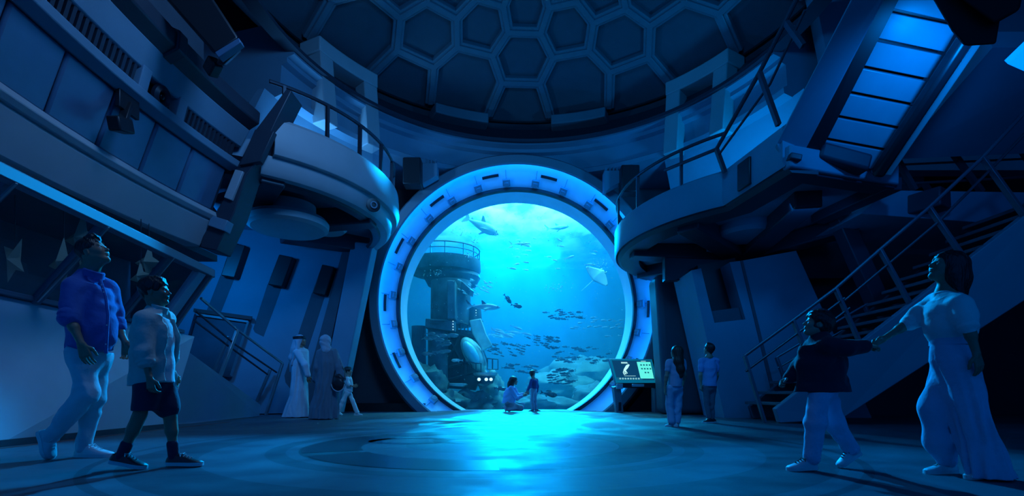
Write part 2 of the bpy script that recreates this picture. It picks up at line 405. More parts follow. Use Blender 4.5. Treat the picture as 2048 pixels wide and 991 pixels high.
for k in range(14):
    a = math.radians(101.5+25.714*k)
    if WC.z+3.95*math.sin(a) < .3: continue
    MB().solid([(4.015,15.06),(3.99,15.04),(3.94,15.10),(3.965,15.14)], 10, OO, AX, a0=-a-math.radians(3.6), a1=-a+math.radians(3.6), u=(1,0,0)).build('slot', M_black, win)

# ================================================================ LEFT SIDE
# curved bulkhead: profile (x, z) at its far end, swept towards the near end
def bx(x, D): return x-.14*(1-((D-6.7)/1.9)**2)
def bsweep(prof, d0, d1, n=24):
    m = MB(); rings = []
    for k in range(n+1):
        D = d0+(d1-d0)*k/n; rings.append([Vector((bx(x, D), D, z)) for x, z in prof])
    return m.loft(rings)
bulk = thing('wall_bulkhead', None, None, (-5.0, 8.6, 3.0), kind='structure')
bsweep([(-5.37,3.06),(-5.13,3.48),(-5.20,3.60),(-5.9,3.60),(-5.9,3.06)], 2.6, 8.6).build('lower_band', M_grey, bulk, smooth=25, bevel=.02)
bsweep([(-5.10,3.50),(-5.04,3.56),(-5.06,3.64),(-5.3,3.66),(-5.3,3.5)], 2.6, 8.6).build('lip', M_grey, bulk, smooth=25, bevel=.01)
bsweep([(-5.20,3.60),(-4.93,4.40),(-5.3,4.5),(-5.9,3.6)], 2.6, 8.62).build('panel_backing', M_navy, bulk, smooth=25)
edges = [2.6, 3.38, 4.12, 4.86, 5.59, 6.33, 7.06, 7.79, 8.55]
for i in range(len(edges)-1):
    bsweep([(-5.13,3.66),(-4.87,4.36),(-4.93,4.40),(-5.19,3.68)], edges[i]+.012, edges[i+1]-.012, 8).build('panel', M_panel, bulk, smooth=25, bevel=.05, seg=3)
bsweep([(-4.84,4.36),(-4.70,4.42),(-4.67,4.52),(-4.9,4.6),(-5.2,4.5)], 2.6, 8.6).build('ledge', M_wall, bulk, smooth=25, bevel=.01)
bsweep([(-4.86,4.5),(-4.76,4.82),(-5.2,4.9),(-5.2,4.5)], 2.6, 8.6).build('grille_backing', M_black, bulk, smooth=25)
for d0, d1 in ((3.6, 6.45), (7.35, 8.5)):
    g = MB(); n = int((d1-d0)/.085)
    for k in range(n):
        D = d0+(d1-d0)*(k+.5)/n
        g.beam((bx(-4.79, D), D, 4.5), (bx(-4.70, D), D, 4.78), .045, .06, up=(1,0,0))
    g.build('grille', M_navy, bulk, smooth=0)
for D, wd in ((6.55,.16), (7.26,.16), (3.5,.2)):
    bsweep([(-4.82,4.5),(-4.70,4.5),(-4.62,4.80),(-4.8,4.8)], D-wd/2, D+wd/2, 2).build('grille_divider', M_wall, bulk, smooth=0, bevel=.01)
bsweep([(-4.66,4.76),(-4.50,5.06),(-4.6,5.12),(-5.2,5.1),(-5.2,4.8)], 2.6, 8.6).build('upper_band', M_wall, bulk, smooth=25, bevel=.02)
bsweep([(-4.53,5.04),(-4.34,5.16),(-4.32,5.36),(-4.5,5.44),(-5.2,5.44),(-5.2,5.06)], 2.6, 8.6).build('cap_beam', M_navy, bulk, smooth=25, bevel=.02)
for D in (5.55, 6.75):
    bsweep([(-4.53,5.02),(-4.31,5.13),(-4.28,5.38),(-4.48,5.47),(-4.7,5.44),(-4.7,5.02)], D-.09, D+.09, 2).build('collar', M_navy, bulk, smooth=0, bevel=.02)
# upper ceiling behind the bulkhead so that no gap shows
struct(bsweep([(-5.15,5.3),(-5.15,7.4),(-9,7.4),(-9,3.0),(-5.8,3.0),(-5.8,5.3)], 2.6, 8.4).build('wall_upper_left', M_wall2, smooth=0))
# round-eyed camera in its recess box
t = thing('recessed_camera', 'round dark camera lens in a square recess between the two grilles', 'camera', (bx(-4.72,6.9), 6.9, 4.65))
D = 6.9; nrm = Vector((.95,0,-.3)).normalized(); cc = Vector((bx(-4.73, D), D, 4.64))
b = MB(); b.solid([(.06,.0),(.15,.0),(.15,.05),(.11,.09),(.07,.04)], 24, cc, nrm); b.build('bezel', M_navy, t)
b = MB(); b.ell(cc+nrm*.02, (.055,.055,.055)); b.build('lens', mat('dark_lens_glass', (.005,.006,.008), .08), t)
# speaker hanging on the panel band
t = thing('bracket_speaker', 'small dark speaker on a bracket in front of the curved blue panels', 'speaker', (bx(-4.95,6.5), 6.5, 4.1))
a_ = Vector((bx(-4.86,6.45), 6.45, 4.28)); b_ = Vector((bx(-4.86,6.45), 6.30, 3.93))
MB().box(a_+Vector((.04,0,0)), (.06,.34,.26)).build('mount_plate', M_black, t, bevel=.01)
MB().beam(a_+Vector((.05,0,0)), b_+Vector((.08,0,0)), .10, .06).build('bracket_arm', M_black, t, bevel=.01)
MB().box(b_+Vector((.10,-.04,-.03)), (.16,.26,.17), Matrix.Rotation(.3,3,'X')).build('speaker_box', M_black, t, bevel=.02)

# leaning fin that ends the bulkhead
t = thing('leaning_fin', 'tall dark fin leaning beside the rounded balcony at the end of the curved bulkhead', 'fin', P(440,455,8.6))
pl = [(573,177),(512,258),(473,335),(448,395),(405,470),(400,494),(432,500),(452,458),(468,425),(492,350),(516,320),(553,240),(583,181)]
b = MB(); b.prism([P(x,y,8.55) for x,y in pl], (0,.45,0)); b.build('fin_body', M_navy, t, bevel=.015)
b = MB(); b.prism([P(x,y,8.5) for x,y in ((470,338),(486,342),(463,400),(447,394))], (0,.1,0)); b.build('plate', M_grey, t, bevel=.01)
b = MB(); b.prism([P(x,y,8.48) for x,y in ((422,430),(455,440),(447,461),(415,450))], (0,.2,0)); b.build('foot_block', M_wall, t, bevel=.01)
b = MB(); b.prism([P(x,y,8.49) for x,y in ((510,258),(548,262),(520,322),(478,330))], (0,.12,0)); b.build('upper_plate', M_navy, t, bevel=.01)

# display case: plinth, slanted glass front
M_plinth = mat('plinth_laminate', (.48,.56,.64), .5, bump=.03, bscale=150, var=.04)
t = thing('display_case', 'long display case with a blue plinth and slanted glass front behind the man', 'display case', (-5.6, 6.5, 0))
pb = [(-5.06,3.0),(-5.21,5.09),(-5.41,7.86)]; pt = [(-5.85,3.0),(-5.63,5.5),(-5.39,8.5)]; pz = [1.72,1.62,1.51]
b = MB(); rings = []
for (x0,y0),(x1,y1),z in zip(pb, pt, pz):
    rings.append([Vector((x0,y0,.02)), Vector((x1,y1,z)), Vector((-7.4,y1,z)), Vector((-7.4,y0,.02))])
b.loft(rings); b.build('plinth', M_plinth, t, smooth=0, bevel=.012)
MB().loft([[Vector((x+.03,y,.0)), Vector((x+.03,y,.07)), Vector((x-.3,y,.07)), Vector((x-.3,y,0))] for x,y in ((-5.06,3.0),(-5.21,5.09),(-5.41,7.84))]).build('kick_strip', M_navy, t, smooth=0)
struct(MB().loft([[Vector((x+.16,y,.0)), Vector((x+.16,y,.004)), Vector((x+.12,y,.004)), Vector((x+.12,y,0))] for x,y in ((-5.06,3.0),(-5.21,5.09),(-5.41,7.86),(-5.45,9.4))]).build('trim_9', mat('red_floor_line', (.28,.05,.04), .5), smooth=0))
M_frame = mat('blue_case_frame', (.10,.14,.19), .55)
top0, top1 = Vector((-4.36,3.6,2.47)), Vector((-4.78,7.95,2.44))
MB().beam(top0, top1, .12, .13).build('top_rail', M_frame, t, bevel=.015)
lo = lambda D: Vector((-5.80+(D-3.0)*.075, D, 1.72-(D-3.0)*.038))
hi = lambda D: top0+(top1-top0)*((D-3.6)/4.35)
MB().beam(lo(3.2)+Vector((0,0,.03)), lo(8.2)+Vector((0,0,.03)), .1, .06).build('bottom_rail', M_frame, t, bevel=.01)
ms = [(4.75,4.45),(5.85,5.60),(7.0,6.85),(7.95,7.9)]
for d0, d1 in ms:
    q = MB().beam(lo(d0), hi(d1), .07, .10, up=(0,1,0)).build('mullion', M_frame, t, bevel=.01)
    MB().beam(lo(d0)+Vector((.06,-.03,0)), hi(d1)+Vector((.06,-.03,-.06)), .02, .02, up=(0,1,0)).build('edge_strip', M_steel, q, loc=(0,0,0))
MB().beam(lo(7.72), hi(7.66), .10, .18, up=(0,1,0)).build('end_panel', M_plinth, t, bevel=.01)
prev = (3.4, 3.7)
for d0, d1 in ms[:3]+[(7.66,7.6)]:
    g = MB(); g.prism([lo(prev[0]+.03), lo(d0-.03), hi(d1-.03), hi(prev[1]+.03)], (-.01,0,.006)); g.build('glass_pane', M_glass, t, smooth=0); prev = (d0, d1)
struct(MB().box((-7.3, 6.0, 2.6), (.1, 7, 2.4)).build('wall_case_back', mat('case_back_board', (.07,.11,.13), .7, var=.25, vscale=.9), smooth=0))
struct(MB().box((-6.5, 6.0, 3.1), (1.8, 7, .12)).build('ceiling_case', M_wall2, smooth=0))
# star ornaments in the case
M_star = mat('pale_star_card', (.62,.55,.36), .7, bump=.1, bscale=40, var=.1)
def star(px, py, D, r, rot, label):
    c = P(px, py, D); b = MB(); pts = []
    lens = [1.0,.36,.9,.34,.8,.33,.85,.36]
    for k, l in enumerate(lens):
        a = rot+2*PI*k/len(lens); pts.append(Vector((math.cos(a)*l*r, 0, math.sin(a)*l*r)))
    n = len(pts); Rz = Matrix.Rotation(math.radians(-25), 3, 'Z'); vs = [c+Rz@p for p in pts]+[c+Rz@Vector((0,-r*.22,0)), c+Rz@Vector((0,r*.15,0))]
    b.add(vs, [(i,(i+1)%n,n) for i in range(n)]+[((i+1)%n,i,n+1) for i in range(n)])
    o_ = b.build('star_ornament', M_star, smooth=0); tag(o_, label, 'star ornament', 'star ornaments in the display case')
    MB().tube([c, Vector((c.x, c.y, 3.05))], .006, 5).build('hanging_wire', M_black, o_)
star(165,478,7.0,.48,PI*.97,"pale spiky star hanging behind glass, just left of the man's head")
star(128,525,6.5,.40,PI*1.0,"pale spiky star hanging behind glass, by the man's shoulder and lowest of its pair")
star(30,520,6.2,.36,PI*.8,'pale spiky star behind glass at the left end of the display case')
star(298,525,7.4,.36,PI*.97,"pale spiky star behind glass, above the boy's head")
star(282,553,7.2,.28,PI*1.02,"pale spiky star behind glass, between the man and the boy, lower of two")

# left balcony
BC = Vector((-6.25, 11.5, 0))
def a2(p): return math.atan2(p[1]-BC.y, p[0]-BC.x)
t = thing('rounded_balcony', 'rounded grey balcony with black rail on the left beside the round window', 'balcony', (BC.x, BC.y, 4.5))
bo = (BC.x, BC.y, 0)
b = MB(); b.solid([(3.30,5.34),(3.48,5.36),(3.55,5.28),(3.57,4.84),(3.50,4.70),(3.30,4.70)], 96, bo, a0=math.radians(-53), a1=math.radians(125)); b.build('parapet', M_grey, t, bevel=.01)
b = MB(); b.solid([(3.30,4.74),(3.40,4.70),(3.36,4.48),(3.28,4.40),(3.06,4.40),(3.06,4.74)], 96, bo, a0=math.radians(-56), a1=math.radians(125)); b.build('lower_lip', M_grey, t)
b = MB(); b.solid([(3.08,4.36),(3.14,4.42),(3.0,4.46),(2.9,4.40),(2.94,4.34)], 96, bo); b.build('rim_tube', M_navy, t)
b = MB(); b.solid([(0.01,4.66),(3.2,4.66),(3.2,5.0),(0.01,5.0)], 64, bo); b.build('soffit', M_wall, t)
for k, ang in enumerate((-150,-98,-52,-5,40)):
    a = math.radians(ang); d = Vector((math.cos(a), math.sin(a), 0)); 
    MB().beam(BC+d*.9+Vector((0,0,4.40)), BC+d*3.15+Vector((0,0,4.50)), .42, .40).build('rib_beam', M_navy, t, bevel=.03)
hc = Vector((-4.72,10.55,0))
MB().solid([(0.01,4.02),(.72,3.98),(.80,4.03),(.82,4.14),(.76,4.22),(.55,4.26),(.55,4.5),(0.01,4.5)], 64, hc).build('hub_disc', M_grey, t)
MB().solid([(0.01,4.32),(.44,4.30),(.50,4.36),(.48,4.46),(.2,4.5),(0.01,4.6)], 48, Vector((-4.35,11.6,0))).build('hub_cap', M_grey, t)
MB().solid([(0.01,4.22),(.50,4.22),(.56,4.3),(.5,4.5),(0.01,4.5)], 48, Vector((-5.5,10.3,0))).build('hub_cap', M_wall, t)
# eye lamp on the lip
ec = P(745,412,10.6)
q = MB().solid([(.0,0.0),(.10,0),(.13,.03),(.14,.10),(.0,.12)], 24, ec, (.45,-.85,-.1)).build('eye_camera', M_black, t)
MB().solid([(.05,.115),(.075,.115),(.075,.14),(.05,.14)], 24, ec, (.45,-.85,-.1)).build('lens_ring', M_wall, q, loc=(0,0,0))
# rail
RZ = 5.98; aa0, aa1 = math.radians(-54), math.radians(60)
rp = [BC+Vector((3.44*math.cos(aa0+(aa1-aa0)*k/50), 3.44*math.sin(aa0+(aa1-aa0)*k/50), RZ)) for k in range(51)]
MB().tube(rp, .035, 8).build('hand_rail', M_drail, t)
for k in range(9):
    a = math.radians(-50+k*13.5); d = Vector((math.cos(a), math.sin(a), 0))
    MB().beam(BC+d*3.42+Vector((0,0,5.2)), BC+d*3.44+Vector((0,0,RZ)), .05, .07, up=d).build('rail_post', M_drail, t)
g = MB(); g.lathe([(3.40,5.42),(3.42,RZ-.08)], 12, bo, a0=math.radians(-15), a1=math.radians(22)); g.build('glass_panel', M_glass, t)

# box speakers at the shoulders of the window
def speaker(px, py, D, s, label):
    c = P(px, py, D); t = thing('box_speaker', label, 'speaker', c, 'box speakers beside the round window')
    MB().box(c, (.50,.40,.75)).build('cabinet', M_black, t, bevel=.03)
    b = MB()
    c2 = c+Vector((s*.45,.1,.05)); b.prism([c2+Vector((x,0,z)) for x,z in ((-.22,-.3),(.22,-.05),(.22,.3),(-.22,.3))], (0,.3,0)); b.build('mount_bracket', M_wall, t, bevel=.02)
    b = MB()
    for k in range(4): b.box(c2+Vector((-.15+.1*k,.15,.36)), (.04,.2,.12))
    b.build('fins', M_wall, t)
speaker(826, 347, 14.0, 1, 'dark box speaker between the left balcony rail and the round window')
speaker(1258, 362, 13.9, -1, 'dark box speaker between the right balcony rail and the round window')

# leaning striped wall on the left behind the stair
def DW(x): return 12.3+(x-400)*.0035
def wp(x, y, off=0.0): return P(x, y, DW(x)+off)
struct(MB().prism([wp(300,830), wp(670,824), wp(738,464), wp(420,430)], (0,.3,0)).build('wall_leaning_left', M_wall, smooth=0))
for quad, strip, lab in (([(463,484),(491,491),(469,555),(441,550)], [(441,550),(469,555),(400,730),(372,726)], 'dark vent box on the leaning wall, leftmost of three above the stair'),
                    ([(558,508),(586,514),(564,573),(535,568)], [(535,568),(564,573),(521,690),(497,686)], 'dark vent box on the leaning wall, middle of three'),
                    ([(644,528),(668,533),(650,590),(624,585)], [(624,585),(650,590),(575,822),(545,822)], 'dark vent box on the leaning wall, nearest the round window')):
    o_ = MB().prism([wp(x,y,-.22) for x,y in quad], (0,.3,0)).build('vent_box', M_black, bevel=.02); tag(o_, lab, 'vent box', 'vent boxes on the leaning wall')
    n_ = 2
    struct(MB().prism([wp(x,y,-.02) for x,y in strip], (0,.1,0)).build('trim_4', M_wall2, smooth=0))
struct(MB().prism([wp(x,y,-.10) for x,y in ((705,480),(690,482),(596,826),(630,826))], (0,.2,0)).build('trim_5', M_wall2, smooth=0))
o_ = MB().prism([wp(x,y,-.35) for x,y in ((703,482),(746,486),(676,826),(634,826))], (0,.5,0)).build('leaning_pilaster', M_wall, bevel=.03); struct(o_)
struct(MB().box((-4.2, 15.2, .12), (3.2, .4, .24)).build('baseboard_back', M_black, smooth=0))
# framed board on the leaning wall
t = thing('framed_notice_board', 'dark framed board with a red top edge behind the left stair rail', 'notice board', wp(450,690,-.1))
qd = [(392,628),(497,643),(462,752),(360,738)]
MB().prism([wp(x,y,-.10) for x,y in qd], (0,.06,0)).build('board', mat('dark_board_face', (.05,.10,.13), .25, var=.3, vscale=1.2), t, smooth=0)
for i, (mt) in enumerate((M_steel, M_steel, M_navy, M_navy)):
    p0, p1 = qd[i], qd[(i+1) % 4]; MB().beam(wp(*p0,-.13), wp(*p1,-.13), .05, .05, up=(0,1,0)).build('frame_bar', mt, t)
MB().beam(wp(388,620,-.13), wp(504,636,-.13), .09, .09, up=(0,1,0)).build('top_strip', mat('dark_red_trim', (.22,.02,.02), .5), t, label='dark red strip')

# left stair with rails
t = thing('stair_flight', 'short stair with steel rails left of the man in the white robe', 'stair', (-5.9, 11.0, 0))
sb = [P(519,831,11.7), P(521,808,11.7), P(380,705,9.0), P(300,648,8.3), P(300,868,8.3), P(380,850,9.0)]
for q_ in (sb[0], sb[4], sb[5]): q_.z = 0.0
MB().prism(sb, (-.22,.05,0)).build('stringer', M_wall, t, smooth=0, bevel=.012)
for k in range(7):
    u = k/7; c = sb[1].lerp(sb[3], u+.07)
    MB().box((c.x-.85, c.y, c.z/2), (1.4, .55, max(.1, c.z))).build('step', M_wall2, t, bevel=.01)
def rail_set(pts_top, low, posts, par, r=.028, M_steel=M_steel):
    MB().tube(pts_top, r, 8).build('hand_rail', M_steel, par)
    for l in low: MB().tube(l, r*.75, 8).build('mid_rail', M_drail, par)
    for a, b_ in posts: MB().beam(a, b_, .05, .09, up=(0,1,0)).build('rail_post', M_steel, par, bevel=.008)
rail_set([P(565,726,12.0), P(475,659,10.6), P(402,596,9.4)],
         [[P(553,744,12.0), P(470,688,10.6), P(392,622,9.4)], [P(535,748,12.0), P(455,690,10.6), P(388,640,9.4)]],
         [(P(532,829,12.0), P(565,726,12.0)), (P(440,752,10.3), P(475,659,10.6)), (P(512,806,12.6), P(541,738,12.6)), (P(428,742,11.2), P(457,672,11.2))], t)

# ================================================================ RIGHT SIDE
# right balcony and landing
RC = Vector((6.37, 12.0, 0)); RR = 3.77; ZL, ZT = 3.95, 4.62
t = thing('landing_balcony', 'curved blue balcony and landing on the right with a slatted stair rising from it', 'balcony', (RC.x, RC.y, ZL))
a_s = math.atan2(9.21-RC.y, 3.95-RC.x); path = []
for k in range(41):
    a = a_s-(a_s+2*PI-math.radians(97))*k/40 if False else (a_s-(a_s-(-math.radians(360-97)))*k/40)
    path.append(RC+Vector((RR*math.cos(a), RR*math.sin(a), 0)))
c1, c2, c3 = Vector((4.15,7.57,0)), Vector((6.3,8.23,0)), Vector((6.05,9.9,0))
plan = list(reversed(path))+[c1]
def fr_path(pl):
    fr = []
    for i, p in enumerate(pl):
        tt = (pl[min(i+1, len(pl)-1)]-pl[max(i-1, 0)]).normalized(); n = Vector((tt.y, -tt.x, 0)) 
        fr.append((p, n, Vector((0,0,1))))
    return fr
frs = fr_path(plan)
sgn = 1 if (frs[20][1].dot(plan[20]-RC) > 0) else -1
frs = [(p, n*sgn, u) for p, n, u in frs]
MB().sweep([(0,ZL+.06),(.03,ZL+.02),(.06,ZL+.10),(.06,ZT-.05),(0,ZT),(-.14,ZT),(-.14,ZL+.06)], frs).build('parapet', M_wall, t, smooth=30)
MB().sweep([(-.02,ZL),(.0,ZL+.06),(-.3,ZL+.1),(-.55,ZL+.06),(-.55,ZL-.06),(-.10,ZL-.06)], frs).build('lower_lip', M_navy, t, smooth=30)
pg = plan+[c2, c3, Vector((7.5,12.0,0))]
MB().prism([p+Vector((0,0,ZL+.12)) for p in pg], (0,0,.16)).build('soffit', M_wall, t, smooth=0)
MB().beam(c1+Vector((0,0,ZL+.16)), c2+Vector((0,0,ZL+.16)), .16, .34).build('edge_beam', M_wall, t, bevel=.03)
MB().beam(c1+Vector((.1,.18,ZL+.03)), c2+Vector((-.05,.12,ZL+.03)), .3, .16).build('lower_lip', M_navy, t, bevel=.02)
MB().beam(c2+Vector((0,0,ZL+.05)), c3+Vector((0,0,ZL+.05)), .3, .22).build('lower_lip', M_navy, t, bevel=.02)
hubc = Vector((5.6,12.0,ZL-.12))
for ang in (215, 250, 180, 140, 290):
    a = math.radians(ang); d = Vector((math.cos(a), math.sin(a), 0)); MB().beam(hubc+d*.2, RC+d*3.5+Vector((0,0,ZL)), .46, .34).build('rib_beam', M_navy, t, bevel=.03)
for px, py, D in ((1379,520,12.4),(1430,498,11.6),(1362,538,13.4)):
    MB().box(P(px,py,D), (.34,.22,.12), Matrix.Rotation(.5,3,'Z')).build('soffit_lamp', M_wall, t, bevel=.02)
for c, r in ((Vector((5.0,10.6,0)),.62), (Vector((6.2,12.4,0)),.55)):
    MB().solid([(0.01,ZL-.10),(r*.9,ZL-.10),(r,ZL-.02),(r,ZL+.13),(0.01,ZL+.13)], 40, c).build('hub_cap', M_wall, t)
# opening in the parapet near the corner
e1 = (c1-path[0]).normalized(); en = Vector((-e1.y, e1.x, 0)); en = en if en.x < 0 else -en
cc = c1-e1*.92+Vector((0,0,ZL+.30))
MB().box(cc+en*.07, (.34,.06,.46), Matrix((e1,en,Vector((0,0,1)))).transposed()).build('dark_hatch', M_black, t, bevel=.015)
# rail over the curved parapet
RZ = 5.3
rl = [p+Vector((0,0,RZ)) for p in list(reversed(path))]
rl = rl[6:]
MB().tube(rl, .032, 8).build('hand_rail', M_drail, t)
for k in range(0, len(rl), 6):
    p = rl[k]; MB().beam(Vector((p.x,p.y,ZT-.05)), p, .05, .06, up=(0,1,0)).build('rail_post', M_drail, t)
# stair flight that rises from the landing towards the camera
M_navy2 = mat('end_block_paint', (.02,.028,.045), .6)
t = thing('slatted_stair', 'overhead stair flight with a slatted blue-lit underside at upper right', 'stair', P(1660,320,7.8))
A0, A1 = P(1556,290,7.62), P(1752,-30,6.1)          # left stringer, outer face
B0, B1 = P(1755,352,8.0), P(1962,40,6.4)
MB().prism([P(1552,287,7.62), P(1572,338,7.60), P(1612,296,7.62), P(1788,-40,6.1), P(1722,-40,6.1)], (.12,.35,0)).build('stringer', M_wall, t, smooth=0, bevel=.02)
MB().prism([P(1598,298,7.72), P(1640,306,7.72), P(1828,-60,6.15), P(1770,-60,6.15)], (0,.25,.1)).build('painted_shadow_strip', M_black, t, smooth=0)  # black slab put in for the shadow beside the slats
bl0, bl1, br0, br1 = P(1612,318,7.9), P(1792,-45,6.3), P(1762,345,7.9), P(1950,-10,6.3)
M_slat = mat('slat_panel_paint', (.30,.36,.44), .35, var=.06)
for k in range(7):
    u0, u1 = k/7+.012, (k+1)/7-.006
    q_ = [bl0.lerp(bl1,u0), br0.lerp(br1,u0), br0.lerp(br1,u1), bl0.lerp(bl1,u1)]
    MB().prism(q_, (0,.05,.06)).build('slat', M_slat, t, smooth=0, bevel=.008)
MB().prism([bl0+Vector((0,.1,.1)), br0+Vector((0,.1,.1)), br1+Vector((0,.1,.1)), bl1+Vector((0,.1,.1))], (0,.05,.06)).build('backing', M_black, t, smooth=0)
MB().beam(P(1752,350,7.75), P(1935,72,6.35), .17, .2, up=(0,1,0)).build('side_beam', M_black, t, bevel=.05)
MB().beam(P(1772,345,7.9), P(1948,85,6.5), .10, .16, up=(0,1,0)).build('side_trim', M_grey, t, bevel=.01)
MB().box(P(1683,318,7.75), (.80,.26,.26), Matrix.Rotation(.26,3,'Y')).build('end_block', M_navy2, t, bevel=.05)
MB().box(P(1586,318,7.55), (.18,.2,.1), Matrix.Rotation(.2,3,'Y')).build('foot_clip', M_navy, t, bevel=.02)
rt = [P(1433,298,8.9), P(1520,143,7.9), P(1600,-15,7.0)]
MB().tube([P(1330,340,10.2)]+rt, .034, 8).build('hand_rail', M_drail, t)
MB().tube([P(1437,310,8.9), P(1540,168,7.9), P(1610,20,7.0)], .02, 8).build('mid_rail', M_drail, t)
for a, b_ in ((P(1433,298,8.9), P(1450,345,8.95)), (P(1519,145,7.9), P(1557,250,7.8)), (P(1572,45,7.3), P(1606,92,7.2))):
    MB().beam(a, b_, .06, .08, up=(0,1,0)).build('rail_post', M_drail, t)

M_matte = mat('matte_black_paint', (.012,.014,.018), .85, spec=.2)
# lamp housing over the stair
t = thing('lamp_housing', 'black lamp housing hanging at the top right over the slatted stair', 'lamp housing', P(1930,40,5.3))
MB().prism([P(x,y,5.1) for x,y in ((1858,-20),(2010,-20),(1992,88),(1932,92),(1905,60))], (.52,.6,.42)).build('housing', M_matte, t, bevel=.02)
MB().prism([P(x,y,5.0) for x,y in ((1900,-20),(2048,-20),(2040,20),(1990,48))], (.45,.5,.36)).build('cowl', M_matte, t, bevel=.03)
# upper right wall
struct(MB().prism([P(1700,340,10.4), P(2300,340,10.4), P(2300,-160,10.4), P(1600,-160,10.4)], (0,.3,0)).build('wall_upper_right', M_wall, smooth=0))
struct(MB().prism([P(1985,95,7.2), P(2200,95,7.2), P(2200,300,8.8), P(1790,318,8.8)], (0,.1,.3)).build('ceiling_sloped', M_wall, smooth=0))
o_ = MB().prism([P(2016,128,6.6), P(2075,72,6.2), P(2110,100,6.2), P(2048,142,6.6)], (0,.05,.08)).build('ceiling_light', mat('lit_blue_diffuser', (.2,.4,.8), .4, emit=(.0,.20,1.0), estr=1.6)); tag(o_, 'glowing blue ceiling light panel in the top right corner', 'ceiling light')

# side walkway
t = thing('side_walkway', 'raised walkway with dark rail crossing behind the right stair', 'walkway', (8.6, 9.6, 4.0))
MB().prism([P(1778,380,9.0), P(2200,386,9.0), P(2200,462,9.0), P(1722,427,9.0)], (0,1.6,0)).build('deck', M_wall, t, smooth=0, bevel=.01)
rail_pts = [P(1790,311,9.1), P(1905,305,9.1), P(2120,288,9.1)]
MB().tube(rail_pts, .035, 8).build('hand_rail', M_drail, t)
MB().tube([P(1782,330,9.1), P(2120,314,9.1)], .02, 8).build('mid_rail', M_drail, t)
MB().tube([P(1800,368,9.2), P(2120,350,9.2)], .025, 8).build('mid_rail', M_drail, t)
for a, b_ in ((P(1790,311,9.1), P(1830,380,9.1)), (P(1905,305,9.1), P(1964,384,9.1)), (P(2040,294,9.1), P(2100,386,9.1)), (P(1848,366,9.6), P(1858,381,9.6))):
    MB().beam(a, b_, .07, .09, up=(0,1,0)).build('rail_post', M_drail, t)

# big pillar with recess, and slimmer column
t = thing('leaning_pillar', None, None, P(1500,835,11.0), kind='structure')
pd = 11.0
def pp(x, y, off=0.0): return P(x, y, pd+off)
for pl in ([(1383,540),(1402,536),(1423,622),(1429,645),(1475,838),(1450,838)],
           [(1402,536),(1423,622),(1429,645),(1475,838)][:0] or [(1429,645),(1491,638),(1540,838),(1475,838)],
           [(1459,524),(1483,521),(1592,501),(1745,838),(1540,838),(1491,638)]):
    MB().prism([pp(x,y) for x,y in pl], (0,1.2,0)).build('pillar_face', M_wall, t, smooth=0, bevel=.0)
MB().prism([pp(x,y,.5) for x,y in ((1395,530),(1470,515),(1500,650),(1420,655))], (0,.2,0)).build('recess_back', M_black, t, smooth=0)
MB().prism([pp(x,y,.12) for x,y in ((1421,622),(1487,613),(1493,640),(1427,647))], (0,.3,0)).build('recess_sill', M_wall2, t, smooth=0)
MB().prism([pp(x,y,-.02) for x,y in ((1481,521),(1486,520),(1564,838),(1556,838))], (0,.04,0)).build('corner_seam', M_wall2, t, smooth=0)
struct(MB().prism([P(x,y,12.6) for x,y in ((1312,548),(1378,540),(1450,828),(1330,828))], (0,.8,0)).build('pillar_slim', M_wall2, bevel=.15, seg=4))
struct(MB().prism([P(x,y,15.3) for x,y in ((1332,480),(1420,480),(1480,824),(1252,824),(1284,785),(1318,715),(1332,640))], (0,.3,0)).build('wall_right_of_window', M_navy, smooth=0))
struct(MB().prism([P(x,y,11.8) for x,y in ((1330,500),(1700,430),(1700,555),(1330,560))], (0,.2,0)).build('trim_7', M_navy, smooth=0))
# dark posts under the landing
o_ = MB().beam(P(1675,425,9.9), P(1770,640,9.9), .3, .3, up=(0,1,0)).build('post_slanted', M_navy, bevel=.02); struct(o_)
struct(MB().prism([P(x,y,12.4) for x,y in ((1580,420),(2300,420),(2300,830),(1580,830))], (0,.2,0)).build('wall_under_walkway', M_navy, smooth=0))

# right stair
t = thing('side_stair', 'wide dark blue stair rising to the right behind the woman and running boy', 'stair', P(1700,840,8.8))
def sd(x): return 9.1-(x-1551)*.0030
def sp(x, y, off=0.0): return P(x, y, sd(x)+off)
spts = [sp(1551,817), sp(2130,368), sp(2130,548), sp(1682,838), sp(1560,845)]
for q_ in (spts[3], spts[4]): q_.z = max(0.0, q_.z)
MB().prism(spts, (.05,.22,0)).build('stringer', M_wall, t, smooth=0, bevel=.015)
MB().prism([p+Vector((.25,1.5,0)) for p in spts], (.05,.22,0)).build('stringer', M_wall2, t, smooth=0, bevel=.015)
for k in range(16):
    u = (k+.5)/16; c = spts[0].lerp(spts[1], u)
    MB().box((c.x+.2, c.y+.85, c.z-.02), (.34,1.4,.06)).build('step', M_wall2, t, bevel=.01)
rail_set([sp(1489,711), sp(1586,640), sp(1671,577), sp(1760,499), sp(1857,416), sp(1965,315), sp(2060,212)],
         [[sp(1491,742), sp(1592,668), sp(1690,595)], [sp(1690,600), sp(1780,525), sp(1874,446)], [sp(1874,446), sp(1975,345), sp(2075,240)], [sp(1600,690), sp(1700,615)]],
         [(sp(1530,845), sp(1489,711)), (sp(1630,752), sp(1586,640)), (sp(1722,690), sp(1671,577)), (sp(1826,618), sp(1760,499)), (sp(1936,528), sp(1859,416)), (sp(2052,436), sp(1965,315))], t, .03, M_mrail)
rail_set([sp(1553,714,1.4), sp(1716,618,1.4), sp(1842,547,1.4), sp(2060,400,1.4)], [[sp(1556,735,1.4), sp(1720,640,1.4), sp(2060,425,1.4)]],
         [(sp(1580,790,1.4), sp(1553,714,1.4)), (sp(1760,680,1.4), sp(1730,612,1.4)), (sp(1868,608,1.4), sp(1838,549,1.4)), (sp(1990,530,1.4), sp(1955,470,1.4))], t, .026, M_mrail)

